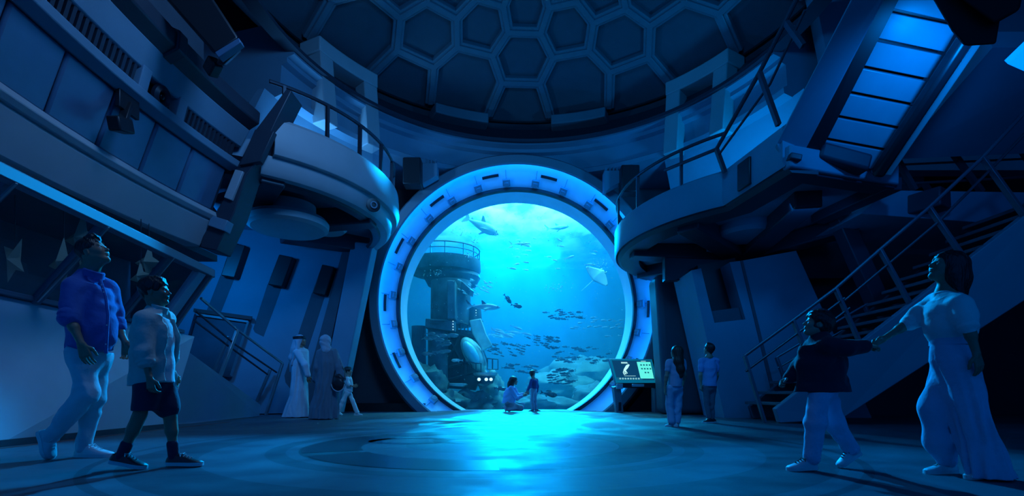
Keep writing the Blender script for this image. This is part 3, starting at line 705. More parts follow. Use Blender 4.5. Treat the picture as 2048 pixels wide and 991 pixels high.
# dark projector housing upper left
t = thing('projector_housing', 'long black projector housing hanging at upper left above the curved bulkhead', 'projector', P(440,100,6.4))
MB().prism([P(x,y,6.3) for x,y in ((300,-40),(402,-40),(478,76),(430,108))], (-.33,.55,.36)).build('housing', M_black, t, bevel=.03)
MB().prism([P(x,y,6.22) for x,y in ((429,104),(477,75),(481,84),(437,115))], (0,.1,0)).build('trim_plate', M_panel, t, bevel=.008)
MB().prism([P(x,y,6.35) for x,y in ((437,115),(481,88),(480,100),(447,130),(432,128))], (-.15,.3,.18)).build('lens_block', M_black, t, bevel=.02)
MB().beam(P(432,122,6.5), P(420,146,6.6), .16, .14, up=(0,1,0)).build('bracket', M_black, t, bevel=.02)
# ================================================================ THE TANK BEHIND THE WINDOW
M_rock = mat('algae_rock', (.08,.17,.18), .85, bump=.6, bscale=6, var=.5, vscale=1.6)
M_pale = mat('pale_reef_rock', (.22,.36,.33), .8, bump=.4, bscale=8, var=.3, vscale=1.5)
M_hull = mat('weathered_hull_paint', (.07,.14,.18), .6, bump=.3, bscale=14, var=.45, vscale=2.0)
M_hull2 = mat('dark_hull_steel', (.05,.09,.11), .6, bump=.3, bscale=14, var=.4)
M_hull3 = mat('pale_hull_paint', (.45,.62,.58), .45, bump=.15, bscale=10, var=.25, vscale=2.5)
M_tankwall = mat('tank_wall_render', (.10,.35,.50), .8, var=.2, vscale=.6)
TY0, TY1, TZ0, TZ1 = 16.36, 37.0, -1.2, 9.7
struct(MB().box((0, 37.4, 4), (26, .5, 12.2)).build('wall_tank_back', M_tankwall, smooth=0))
struct(MB().box((-12.3, 27, 5), (.5, 21, 14)).build('wall_tank_left', M_tankwall, smooth=0))
struct(MB().box((12.3, 27, 5), (.5, 21, 14)).build('wall_tank_right', M_tankwall, smooth=0))
# sandy, lumpy sea bed
def bedz(x, y):
    v = -.55+.45*noise.noise(Vector((x*.35, y*.35, 1.3)))+.12*noise.noise(Vector((x*1.3, y*1.3, 4)))
    v += 1.1*math.exp(-((x+4.2)**2+(y-20.5)**2)/6.0)+.9*math.exp(-((x-5.0)**2+(y-27)**2)/9.0)
    return v if y > 16.9 else min(v, -.12)
m = MB(); nx, ny = 90, 70; vs = []
for j in range(ny+1):
    for i in range(nx+1):
        x = -12.1+24.2*i/nx; y = 16.32+21*j/ny; vs.append((x, y, bedz(x, y)))
m.add(vs, [(j*(nx+1)+i, j*(nx+1)+i+1, (j+1)*(nx+1)+i+1, (j+1)*(nx+1)+i) for j in range(ny) for i in range(nx)])
struct(m.build('floor_sea_bed', M_rock, smooth=180))
# rippled water surface: a caustic net is painted into its transparent colour
def surface_mat():
    mm = bpy.data.materials.new('rippled_water_surface'); mm.use_nodes = True; N = mm.node_tree.nodes; L = mm.node_tree.links
    N.remove(N['Principled BSDF']); out = N['Material Output']
    tc = N.new('ShaderNodeTexCoord')
    mp = N.new('ShaderNodeMapping'); mp.inputs['Scale'].default_value = (1.0,.55,1); L.new(tc.outputs['Object'], mp.inputs[0])
    nz = N.new('ShaderNodeTexNoise'); nz.inputs['Scale'].default_value = .7; nz.inputs['Detail'].default_value = 3; L.new(mp.outputs[0], nz.inputs['Vector'])
    ad = N.new('ShaderNodeMix'); ad.data_type = 'RGBA'; ad.blend_type = 'ADD'; ad.inputs[0].default_value = 1.4; L.new(mp.outputs[0], ad.inputs[6]); L.new(nz.outputs['Color'], ad.inputs[7])
    vo = N.new('ShaderNodeTexVoronoi'); vo.feature = 'DISTANCE_TO_EDGE'; vo.inputs['Scale'].default_value = 2.4; L.new(ad.outputs[2], vo.inputs['Vector'])
    r = N.new('ShaderNodeMapRange'); r.inputs[1].default_value = 0.0; r.inputs[2].default_value = .13; r.inputs[3].default_value = 1.0; r.inputs[4].default_value = .26; L.new(vo.outputs['Distance'], r.inputs[0])
    t = N.new('ShaderNodeBsdfTransparent'); L.new(r.outputs[0], t.inputs[0])
    tr = N.new('ShaderNodeBsdfTranslucent'); tr.inputs[0].default_value = (.75,.95,.95,1)
    r2 = N.new('ShaderNodeMapRange'); r2.inputs[1].default_value = .35; r2.inputs[2].default_value = .65; r2.inputs[3].default_value = .08; r2.inputs[4].default_value = .5; L.new(nz.outputs[0], r2.inputs[0])
    mx = N.new('ShaderNodeMixShader'); L.new(r2.outputs[0], mx.inputs[0]); L.new(t.outputs[0], mx.inputs[1]); L.new(tr.outputs[0], mx.inputs[2]); L.new(mx.outputs[0], out.inputs['Surface'])
    return mm
m = MB(); nx, ny = 120, 100; vs = []
for j in range(ny+1):
    for i in range(nx+1):
        x = -12+24*i/nx; y = 16.4+20.7*j/ny
        vs.append((x, y, 9.75+.10*noise.noise(Vector((x*.6,y*.9,0)))+.04*noise.noise(Vector((x*1.9,y*2.6,3)))))
m.add(vs, [(j*(nx+1)+i, j*(nx+1)+i+1, (j+1)*(nx+1)+i+1, (j+1)*(nx+1)+i) for j in range(ny) for i in range(nx)])
o_ = m.build('water_surface', surface_mat(), smooth=180); o_['kind'] = 'stuff'; o_['label'] = 'bright rippled water surface at the top of the round window'; o_['category'] = 'water'
# the water itself: scattering and red-absorbing haze
mv = bpy.data.materials.new('sea_water_volume'); mv.use_nodes = True; N = mv.node_tree.nodes; L = mv.node_tree.links
N.remove(N['Principled BSDF'])
vsc = N.new('ShaderNodeVolumeScatter'); vsc.inputs['Color'].default_value = (.03,.62,1.0,1); vsc.inputs['Density'].default_value = .055; vsc.inputs['Anisotropy'].default_value = .1
vab = N.new('ShaderNodeVolumeAbsorption'); vab.inputs['Color'].default_value = (.0,.66,.95,1); vab.inputs['Density'].default_value = .05
adv = N.new('ShaderNodeAddShader'); L.new(vsc.outputs[0], adv.inputs[0]); L.new(vab.outputs[0], adv.inputs[1]); L.new(adv.outputs[0], N['Material Output'].inputs['Volume'])
o_ = MB().box((0, (TY0+TY1)/2, (TZ0+TZ1)/2), (24, TY1-TY0, TZ1-TZ0)).build('sea_water', mv, smooth=0); o_['kind'] = 'stuff'; o_['label'] = 'clear blue-green sea water filling the tank behind the round window'; o_['category'] = 'water'
def tz(px, py, D): return P(px, py, D)
def scale_at(D): return D/FPX
# ---------------- rocks
def rock(name, px, py, D, rad, m, label, seed, cat='rock', group=None):
    c = P(px, py, D); b = MB(); b.ell((0,0,0), rad, nu=36, nv=24)
    vs = []
    for v in b.v:
        v = Vector(v); n = v.normalized(); q = n*2.1+Vector((seed*3.1, seed*1.7, 0))
        k = 1+.35*noise.noise(q)+.18*noise.noise(q*2.7)+.08*noise.noise(q*6)
        vs.append(v*k+c)
    b.v = vs; o_ = b.build(name, m, smooth=60); tag(o_, label, cat, group); return o_
rock('reef_rock', 840, 790, 18.5, (1.1,.8,1.15), M_rock, 'dark weedy rock low at the left edge of the tank window', 1)
rock('reef_rock', 885, 812, 18.0, (.9,.6,.55), M_rock, 'low dark rock at the foot of the sunken column', 2)
rock('reef_rock', 945, 812, 19.0, (.9,.7,.55), M_rock, 'low weedy rock below the ring of spotlights', 3)
rock('reef_rock', 985, 795, 20.2, (.55,.5,1.0), M_pale, 'pale ragged rock pillar under the spotlight platform', 4)
rock('reef_rock', 1172, 750, 31.0, (2.9,1.5,1.15), M_pale, 'big pale rounded rock behind the fish schools at right', 5)
rock('reef_rock', 1118, 770, 29.0, (1.8,1.0,.8), M_pale, 'smaller pale rock beside the standing child', 6)
rock('reef_rock', 1215, 800, 23.0, (1.6,1.0,.8), M_rock, 'dark rock low at the right edge of the tank window', 7)
rock('reef_rock', 1065, 812, 22.5, (1.8,.9,.45), M_rock, 'flat dark rock behind the kneeling woman', 8)
# ---------------- sunken tower
t = thing('sunken_tower', 'sunken tower with a railed ring platform at the left of the tank', 'tower', P(905,800,20))
sc = .02
def tc_(px, D=20): return Vector(((px-1024)*D/FPX, D, 0))
def tz_(py, D=20): return EYE+(HOR-py)*D/FPX
c0 = tc_(890, 21)
MB().solid([(.9,tz_(552,21)),(1.42,tz_(548,21)),(1.50,tz_(542,21)),(1.50,tz_(524,21)),(1.42,tz_(523,21)),(.9,tz_(528,21))], 64, c0).build('ring_platform', M_hull, t)
MB().solid([(.01,tz_(575,21)),(1.0,tz_(572,21)),(1.18,tz_(556,21)),(1.1,tz_(545,21)),(.01,tz_(545,21))], 48, c0+Vector((.3,0,0))).build('collar', M_hull, t)
rr = [c0+Vector((1.45*math.cos(a), 1.45*math.sin(a), tz_(502,21))) for a in [2*PI*k/48 for k in range(48)]]
MB().tube(rr, .025, 6, closed=True).build('hand_rail', M_hull2, t)
MB().tube([p-Vector((0,0,.22)) for p in rr], .018, 6, closed=True).build('mid_rail', M_hull2, t)
for k in range(14):
    p = rr[int(k*48/14)]; MB().tube([p-Vector((0,0,.46)), p], .022, 5).build('rail_post', M_hull2, t)
MB().solid([(.01,tz_(650)),(.82,tz_(650)),(.80,tz_(560)),(.01,tz_(560))], 32, tc_(900)+Vector((0,.3,0))).build('tower_body', M_hull, t)
MB().beam(P(905,640,19.2), P(905,565,19.2), .9, .3, up=(1,0,0)).build('face_plate', M_hull, t, bevel=.03)
MB().beam(P(907,608,19.0), P(910,565,19.0), .035, .05, up=(0,1,0)).build('light_tube', mat('pale_light_tube', (.6,.9,.95), .3, emit=(.2,.9,1.0), estr=.8), t)
MB().prism([P(x,y,19.3) for x,y in ((923,562),(941,578),(938,590),(921,575))], (.1,.5,.02)).build('bracket', M_hull2, t)
# number on the tower
def seg_text(chars, org, ux, uz, size, m, name, par, depth=.03):
    cu = bpy.data.curves.new(name, 'FONT'); cu.body = chars; cu.size = size; cu.extrude = depth/2
    o_ = bpy.data.objects.new(name, cu); C.objects.link(o_)
    dg = bpy.context.evaluated_depsgraph_get(); me = bpy.data.meshes.new_from_object(o_.evaluated_get(dg)); bpy.data.objects.remove(o_)
    me.name = name; M = Matrix((ux.normalized(), uz.normalized(), ux.normalized().cross(uz.normalized()))).transposed().to_4x4(); M.translation = org
    me.transform(M); me.materials.clear()
    return link_mesh(name, me, m, par, 0)
seg_text('08', P(861,617,19.02), Vector((1,0,0)), Vector((0,0,1)), .30, M_hull2, 'tower_number', t)
# service box under the tower
MB().prism([P(x,y,19.0) for x,y in ((851,636),(909,640),(909,662),(850,655))], (0,.7,0)).build('service_box', M_hull, t, bevel=.03)
tk = MB()
for row, (yy, n) in enumerate(((641.5, 9),(646.5, 7))):
    for k in range(n): tk.box(P(862+k*3.2, yy+k*.1, 18.98), (.04,.02,.05))
tk.build('faded_lettering', M_hull2, t, smooth=0)
for k in range(4): MB().ell(P(906,642+k*5.5,18.95), (.022,.022,.022), nu=8, nv=6).build('marker_light', mat('small_white_lamp', (.8,.9,.9), .3, emit=(.6,.95,1), estr=1.0), t)
MB().solid([(.01,-.6),(.38,-.6),(.40,tz_(652,19.6)),(.01,tz_(652,19.6))], 24, tc_(876,19.6)).build('column', M_hull, t)
MB().solid([(.01,-.6),(.30,-.6),(.30,tz_(652,20.5)),(.01,tz_(652,20.5))], 20, tc_(838,20.5)).build('column', M_hull2, t)
for a, b_ in (((888,655),(925,730)),((925,660),(890,735)),((890,735),(950,720)),((892,662),(948,668)),((892,760),(945,745)),((930,668),(930,770))):
    MB().tube([P(*a,19.9), P(*b_,19.9)], .06, 6).build('truss_bar', M_hull2, t)
MB().prism([P(x,y,20.3) for x,y in ((886,655),(955,662),(975,720),(950,780),(888,775))], (0,.5,0)).build('hull_dark_plate', M_hull2, t, smooth=0)  # dark steel plate behind the truss bars
# glazed pod
t = thing('diving_pod', 'pale slanted diving pod with glazed face leaning on the sunken tower', 'diving pod', P(950,720,19.2))
R_ = Matrix.Rotation(math.radians(-32), 3, 'Y')
b = MB(); b.ell(P(947,708,19.2), (.36,.42,.75), R_, 24, 16); b.build('shell', M_hull3, t)
b = MB(); b.ell(P(943,706,18.95), (.24,.26,.52), R_, 24, 16); b.build('window', mat('pod_glass', (.25,.8,.85), .15), t)
MB().beam(P(928,690,19.0), P(944,735,19.0), .05, .05).build('rib', M_hull2, t); MB().beam(P(958,680,19.0), P(975,735,19.0), .06, .06).build('rib', M_hull3, t)
b = MB(); b.ell(P(967,748,19.3), (.18,.2,.3), R_); b.build('joint', M_hull3, t)
b = MB(); b.prism([P(x,y,19.5) for x,y in ((938,640),(962,636),(972,665),(985,690),(965,700),(945,668))], (0,.3,0)); b.build('tail_vane', M_hull3, t, bevel=.04)
# second mast with portholes
t = thing('sunken_mast', 'dark mast with a row of small lamps below the big shark', 'mast', P(957,660,20.2))
MB().solid([(.01,tz_(656,20.2)),(.30,tz_(650,20.2)),(.24,tz_(612,20.2)),(.01,tz_(612,20.2))], 24, tc_(950,20.2)).build('mast_tube', M_hull2, t)
for k in range(5): MB().ell(P(952,620+k*5,19.95), (.02,.02,.02), nu=8, nv=6).build('marker_light', MATS['small_white_lamp'], t)
MB().tube([P(955,644,20), P(966,642,20)], .04, 6).build('cross_arm', M_hull2, t)
# railed deck between
t = thing('railed_deck', 'small railed deck beside the service box of the sunken tower', 'deck', P(928,665,19.6))
MB().prism([P(x,y,19.6) for x,y in ((910,660),(950,668),(950,675),(910,668))], (0,.6,0)).build('deck_plate', M_hull2, t)
for x in (915,922,929,936,943): MB().tube([P(x,662+.18*(x-910),19.6), P(x,641+.3*(x-910),19.6)], .025, 5).build('rail_post', M_hull2, t)
MB().tube([P(912,641,19.6), P(948,653,19.6)], .03, 6).build('hand_rail', M_hull2, t)
b = MB(); b.ell(P(920,643,19.7), (.14,.12,.08)); b.build('buoy', M_hull2, t)
# spotlight platform
t = thing('spotlight_platform', 'round platform with three glowing spotlights and bent rails low in the tank', 'platform', P(972,765,18.8))
pc = tc_(971,18.8)
MB().solid([(.01,tz_(752,18.8)),(.36,tz_(752,18.8)),(.44,tz_(749,18.8)),(.46,tz_(745,18.8)),(.01,tz_(745,18.8))], 40, pc).build('deck_plate', M_hull3, t)
MB().solid([(.01,tz_(768,18.8)),(.28,tz_(766,18.8)),(.38,tz_(753,18.8)),(.01,tz_(752,18.8))], 40, pc).build('bowl', M_hull, t)
M_spot = mat('spotlight_lens', (.9,.95,1), .2, emit=(.55,.95,1.0), estr=1.8)
for x in (958,972.5,982):
    q = MB().solid([(.06,0),(.09,.02),(.09,.12),(.06,.14),(.01,.14),(.01,0)], 16, P(x,758,18.36), (0,1,0)).build('spotlight', M_hull2, t)
    b = MB(); b.ell(P(x,758,18.35), (.06,.03,.06)); b.build('spotlight_lens', M_spot, q, loc=(0,0,0))
for l in ([(931,722),(952,726),(952,748)],[(952,726),(962,726),(962,746)],[(974,716),(996,718),(996,738),(975,738),(975,716)],[(985,717),(985,738)]):
    MB().tube([P(x,y,18.8) for x,y in l], .025, 6).build('bent_rail', M_hull2, t)
MB().tube([P(952,768,18.5), P(965,773,18.4), P(978,768,18.5)], .02, 6).build('hanging_hose', M_hull2, t)
o_ = MB().prism([P(x,y,18.6) for x,y in ((886,765),(930,766),(934,768),(925,773),(890,770))], (0,.5,.0)).build('broken_panel', M_hull3, bevel=.02); tag(o_, 'pale broken panel lying below the truss of the sunken tower', 'panel')

# ---------------- fish
def fish_body(L, H, W, n=14, m=12, head=.30, tailw=.10, nose=.05, belly=.5):
    rings = []
    for k in range(n+1):
        u = k/n; x = L*(.5-u*.86)
        if u < head: h = nose+(1-nose)*math.sin(u/head*PI/2)**.8
        else: h = tailw+(1-tailw)*math.cos((u-head)/(1-head)*PI/2)**1.15
        wd = h*(1-.35*u)
        rings.append([Vector((x, W/2*wd*math.cos(a), H/2*h*math.sin(a)+H*(.5-belly)*h)) for a in [2*PI*i/m for i in range(m)]])
    return MB().loft(rings)
def fin(pts, th):
    b = MB(); n = len(pts); top = [Vector(p)+Vector((0,th,0)) for p in pts]; bot = [Vector(p)-Vector((0,th,0)) for p in pts]
    return b.loft([bot, top])
def tail_pts(L, H, fork=.5):
    x = -.34*L
    return [(x,0,.06*H),(x-.16*L,0,.42*H),(x-.19*L,0,.40*H),(x-.16*L+.10*L*fork,0,0),(x-.19*L,0,-.38*H),(x-.16*L,0,-.40*H),(x,0,-.06*H)]
def shade(name, top, bot, h, rough=.45):
    if name in MATS: return MATS[name]
    m = mat(name, top, rough); N = m.node_tree.nodes; Lk = m.node_tree.links
    tc = N.new('ShaderNodeTexCoord'); sp = N.new('ShaderNodeSeparateXYZ'); Lk.new(tc.outputs['Object'], sp.inputs[0])
    r = N.new('ShaderNodeMapRange'); r.inputs[1].default_value = -h; r.inputs[2].default_value = h; Lk.new(sp.outputs[2], r.inputs[0])
    mx = N.new('ShaderNodeMix'); mx.data_type = 'RGBA'; Lk.new(r.outputs[0], mx.inputs[0]); mx.inputs[6].default_value = (*bot,1); mx.inputs[7].default_value = (*top,1)
    Lk.new(mx.outputs[2], N['Principled BSDF'].inputs['Base Color']); return m
M_sil = shade('silver_fish_skin', (.05,.10,.14), (.30,.42,.46), .05, .3)
M_drk = shade('dark_fish_skin', (.015,.03,.045), (.05,.09,.11), .05, .4)
M_palef = shade('pale_fish_skin', (.30,.45,.48), (.8,.95,.95), .05, .3)
M_eye = mat('fish_eye', (.01,.01,.012), .1)
def small_fish(name, L, H, m):
    b = fish_body(L, H, H*.5, 10, 8); 
    for f in (fin(tail_pts(L, H*1.1, .6), .004*L), fin([(.12*L,0,.42*H),(-.02*L,0,.66*H),(-.18*L,0,.30*H)], .004*L), fin([(-.02*L,0,-.40*H),(-.12*L,0,-.60*H),(-.22*L,0,-.24*H)], .004*L)): b.add(f.v, f.f)
    return b.build(name, m, smooth=40)
def school(name, label, group, n, cx, cy, D, sx, sy, sd_, L, H, m, yaw, pitch=0.0, jit=.22, seed=1):
    rnd = random.Random(seed); first = None
    for k in range(n):
        px = cx+rnd.uniform(-sx, sx); py = cy+rnd.uniform(-sy, sy)*(1-.3*abs((px-cx)/sx)); d = D+rnd.uniform(-sd_, sd_)
        if first is None: o_ = first = small_fish(name, L, H, m); tag(o_, label, 'fish', group)
        else: o_ = first.copy(); C.objects.link(o_)
        o_.location = P(px, py, d); o_.rotation_euler = (0, pitch+rnd.uniform(-jit, jit)*.8, yaw+rnd.uniform(-jit, jit)); s_ = rnd.uniform(.75, 1.2); o_.scale = (s_, s_, s_)
school('slim_fish', 'slim dark fish of the small tight school at mid height right of the center', 'dark school at mid height', 22, 1128, 628, 20, 38, 11, .8, .30, .07, M_drk, PI, .05, seed=2)
school('slim_fish', 'slim dark fish of the loose school high over the standing child', 'school high over the child', 26, 1088, 683, 20, 34, 14, .9, .30, .065, M_drk, .2, .2, seed=3)
school('slim_fish', 'small dark fish of the swarm beside the diving pod', 'swarm beside the diving pod', 30, 1010, 698, 21, 36, 15, 1.0, .30, .07, M_drk, .1, .25, seed=4)
school('slim_fish', 'dark fish of the school in front of the big pale rock', 'school by the pale rock', 40, 1165, 708, 21, 55, 20, 1.0, .33, .07, M_drk, PI+.1, 0, seed=5)
school('slim_fish', 'dark fish of the dense low school just right of the standing child', 'dense low school', 32, 1122, 752, 20, 26, 17, .8, .32, .07, M_drk, PI, .1, seed=6)
school('slim_fish', 'dark fish of the low school just above the kneeling woman', 'school above the kneeling woman', 16, 1045, 735, 20.5, 34, 11, .8, .36, .08, M_drk, .1, .1, seed=7)
school('bright_fish', 'tiny bright fish of the glittering school above the big shark', 'glittering school above the shark', 44, 948, 572, 20, 34, 18, 1.0, .22, .06, M_palef, PI+.3, -.35, .3, seed=8)
school('grey_fish', 'grey fish of the group hovering before the sunken column', 'group before the column', 14, 878, 684, 18.2, 30, 22, .5, .50, .13, M_sil, .0, 0, .15, seed=9)
school('pale_fish', 'faint pale fish of the loose group near the right rim of the window', 'loose group at the right rim', 22, 1195, 655, 23, 48, 24, 1.0, .36, .08, M_sil, PI+.2, .1, .3, seed=10)
school('pale_fish', 'pale fish of the scattered group in the bright upper water', 'scattered group in upper water', 26, 1105, 508, 21, 88, 42, 1.5, .36, .07, M_palef, .3, .0, .4, seed=11)
school('pale_fish', 'pale fish of the streaking group left of mid-height center', 'streaking group at mid height', 12, 1020, 664, 19.5, 32, 12, .6, .55, .09, M_palef, .15, .25, .15, seed=12)

def big_fish(name, label, cat, px, py, D, L, H, W, m, yaw, pitch=0, shark=False, **kw):
    t = thing(name, label, cat, P(px, py, D)); t['_w'] = (0,0,0)
    fish_body(L, H, W, 22, 16, **kw).build('body', m, t, smooth=180)
    if shark:
        fin([(-.33*L,0,.1*H),(-.50*L,0,.95*H),(-.53*L,0,.9*H),(-.44*L,0,.1*H),(-.50*L,0,-.5*H),(-.47*L,0,-.52*H),(-.34*L,0,-.1*H)], .008*L).build('tail_fin', m, t, smooth=0)
        fin([(.10*L,0,.42*H),(-.03*L,0,.98*H),(-.07*L,0,.95*H),(-.05*L,0,.40*H)], .008*L).build('dorsal_fin', m, t, smooth=0)
        fin([(-.24*L,0,.2*H),(-.29*L,0,.40*H),(-.30*L,0,.18*H)], .005*L).build('dorsal_fin', m, t, smooth=0)
        for s in (-1, 1):
            MB().prism([(.22*L,s*W*.40,-.18*H),(.04*L,s*(W*.4+.18*L),-.52*H),(.0*L,s*(W*.4+.16*L),-.52*H),(.10*L,s*W*.38,-.22*H)], (0,0,.012*L)).build('pectoral_fin', m, t, smooth=0)
    else:
        fin(tail_pts(L, H*.8, .3), .01*L).build('tail_fin', m, t, smooth=0)
        fin([(.16*L,0,.44*H),(.05*L,0,.66*H),(-.16*L,0,.56*H),(-.24*L,0,.28*H)], .006*L).build('dorsal_fin', m, t, smooth=0)
        fin([(-.04*L,0,-.40*H),(-.14*L,0,-.62*H),(-.24*L,0,-.26*H)], .006*L).build('anal_fin', m, t, smooth=0)
        for s in (-1, 1):
            MB().prism([(.16*L,s*W*.42,-.05*H),(.03*L,s*(W*.5+.05*L),-.25*H),(.0*L,s*(W*.46+.03*L),-.08*H)], (0,0,.006*L)).build('pectoral_fin', m, t, smooth=0)
    for s in (-1, 1):
        b = MB(); b.ell((.42*L, s*W*.30, .12*H), (.016*L,.012*L,.016*L), nu=10, nv=7); b.build('eye', M_eye, t)
    t.rotation_euler = (0, pitch, yaw); return t
M_shark = shade('shark_skin', (.06,.11,.14), (.85,.98,.92), .10, .4)
M_whale = shade('spotted_grey_skin', (.20,.36,.42), (.75,.85,.85), .25, .4)
big_fish('reef_shark', 'large shark with a pale belly swimming right at mid-tank beside the tower', 'shark', 967, 613, 18.4, 1.25, .24, .24, M_shark, .08, .03, True, head=.42, nose=.08)
big_fish('grey_shark', 'big pale grey shark diving rightwards under the water surface', 'shark', 962, 451, 20.0, 1.55, .42, .40, M_whale, .15, .42, True, head=.36, nose=.12)
big_fish('grey_shark', 'faint grey shark high on the right under the bright surface', 'shark', 1115, 455, 22.0, 1.1, .20, .2, M_whale, .2, -.18, True, head=.38, nose=.1)
big_fish('grey_shark', 'slender grey shark seen edge-on just below the bubbles, top center', 'shark', 1040, 487, 21.0, .9, .12, .14, M_shark, .05, -.02, True, head=.38, nose=.1)
big_fish('grouper', 'mottled dark grouper beside the standing child, low in the tank', 'fish', 1098, 787, 17.5, .60, .20, .12, mat('mottled_grouper_skin', (.06,.10,.10), .6, var=.9, vscale=22), .1, .2)
big_fish('round_fish', 'dark plump fish swimming over the pale rock pillar, left of the woman', 'fish', 1001, 777, 18.0, .46, .13, .09, M_drk, 0.1, .08)
big_fish('jack_fish', 'dark jack fish diving steeply, upper left one of the pair at mid-tank', 'fish', 1015, 597, 19.0, .44, .16, .09, M_drk, .3, .85)
big_fish('jack_fish', 'dark jack fish swimming level, lower right one of the pair at mid-tank', 'fish', 1033, 611, 19.0, .44, .16, .09, M_drk, .1, .18)
big_fish('pale_bass', 'pale round-backed fish near the lower left rim of the window', 'fish', 857, 707, 18.0, .5, .14, .1, M_sil, PI, 0)
big_fish('pale_bass', 'pale green fish hanging in front of the dark truss', 'fish', 914, 720, 18.6, .44, .12, .09, M_palef, PI, 0)
# manta ray
t = thing('manta_ray', 'pale manta ray with raised wing tip near the right rim of the window', 'ray', P(1196,551,18.5)); t['_w'] = (0,0,0)
b = MB(); nu, nv = 24, 10; vs = []
for sgn_ in (1, -1):
    for j in range(nv+1):
        for i in range(nu+1):
            u = -1+2*i/nu; v = -1+2*j/nv; span = abs(u)
            ch = .30*(1-span)**.75+.02; x = v*ch-.12*span**1.5+.02; zt = .14*span**2*(1 if u > 0 else .3)
            th = .06*(1-span)**1.2*(1-v*v)**.5
            vs.append(Vector((x, u*.52, zt+sgn_*th)))
n1 = (nu+1)*(nv+1)
fs = [(j*(nu+1)+i, j*(nu+1)+i+1, (j+1)*(nu+1)+i+1, (j+1)*(nu+1)+i) for j in range(nv) for i in range(nu)]
b.add(vs, fs+[tuple(q+n1 for q in reversed(f)) for f in fs])
M_manta = mat('pale_manta_skin', (.75,.95,.9), .4)
b.build('body', M_manta, t, smooth=180)
MB().tube([(-.28,0,0),(-.55,.02,-.05),(-.85,.05,-.12)], [.018,.010,.004], 6).build('tail', M_manta, t)
for s in (-1, 1): MB().tube([(.26,s*.09,0),(.36,s*.11,-.02),(.40,s*.08,-.05)], [.03,.022,.008], 6).build('head_lobe', M_manta, t)
t.rotation_euler = (math.radians(62), math.radians(-42), math.radians(20))
# bubbles and drifting specks
def bubbles(name, label, n, fn, seed, r0, r1, m):
    rnd = random.Random(seed); b = MB()
    for k in range(n):
        px, py, D = fn(rnd); r = rnd.uniform(r0, r1); b.ell(P(px, py, D), (r,r,r), nu=6, nv=5)
    o_ = b.build(name, m, smooth=180); o_['kind'] = 'stuff'; o_['label'] = label; o_['category'] = 'bubbles'
M_bub = mat('bubble_white', (.5,.62,.66), .2)
def inside(rnd):
    while True:
        x, y = rnd.uniform(820,1250), rnd.uniform(400,815)
        if math.hypot(x-1033, y-617) < 212: return x, y, rnd.uniform(16.6,18.2)
bubbles('drifting_bubbles', 'tiny white bubbles drifting all over the tank water', 260, inside, 3, .006, .016, M_bub)
def clus(cs):
    def f(rnd):
        x, y, sx, sy = rnd.choice(cs); return rnd.gauss(x, sx), rnd.gauss(y, sy), rnd.uniform(18.5, 20)
    return f
bubbles('bubble_plume', 'pale clouds of fine bubbles under the water surface', 420, clus([(916,463,14,6),(950,482,6,5),(1000,469,7,4),(1022,470,22,14),(1085,480,22,12),(1030,497,10,6),(1110,574,14,5),(938,510,4,4),(1202,525,10,8),(872,545,8,4)]), 5, .008, .02, M_bub)
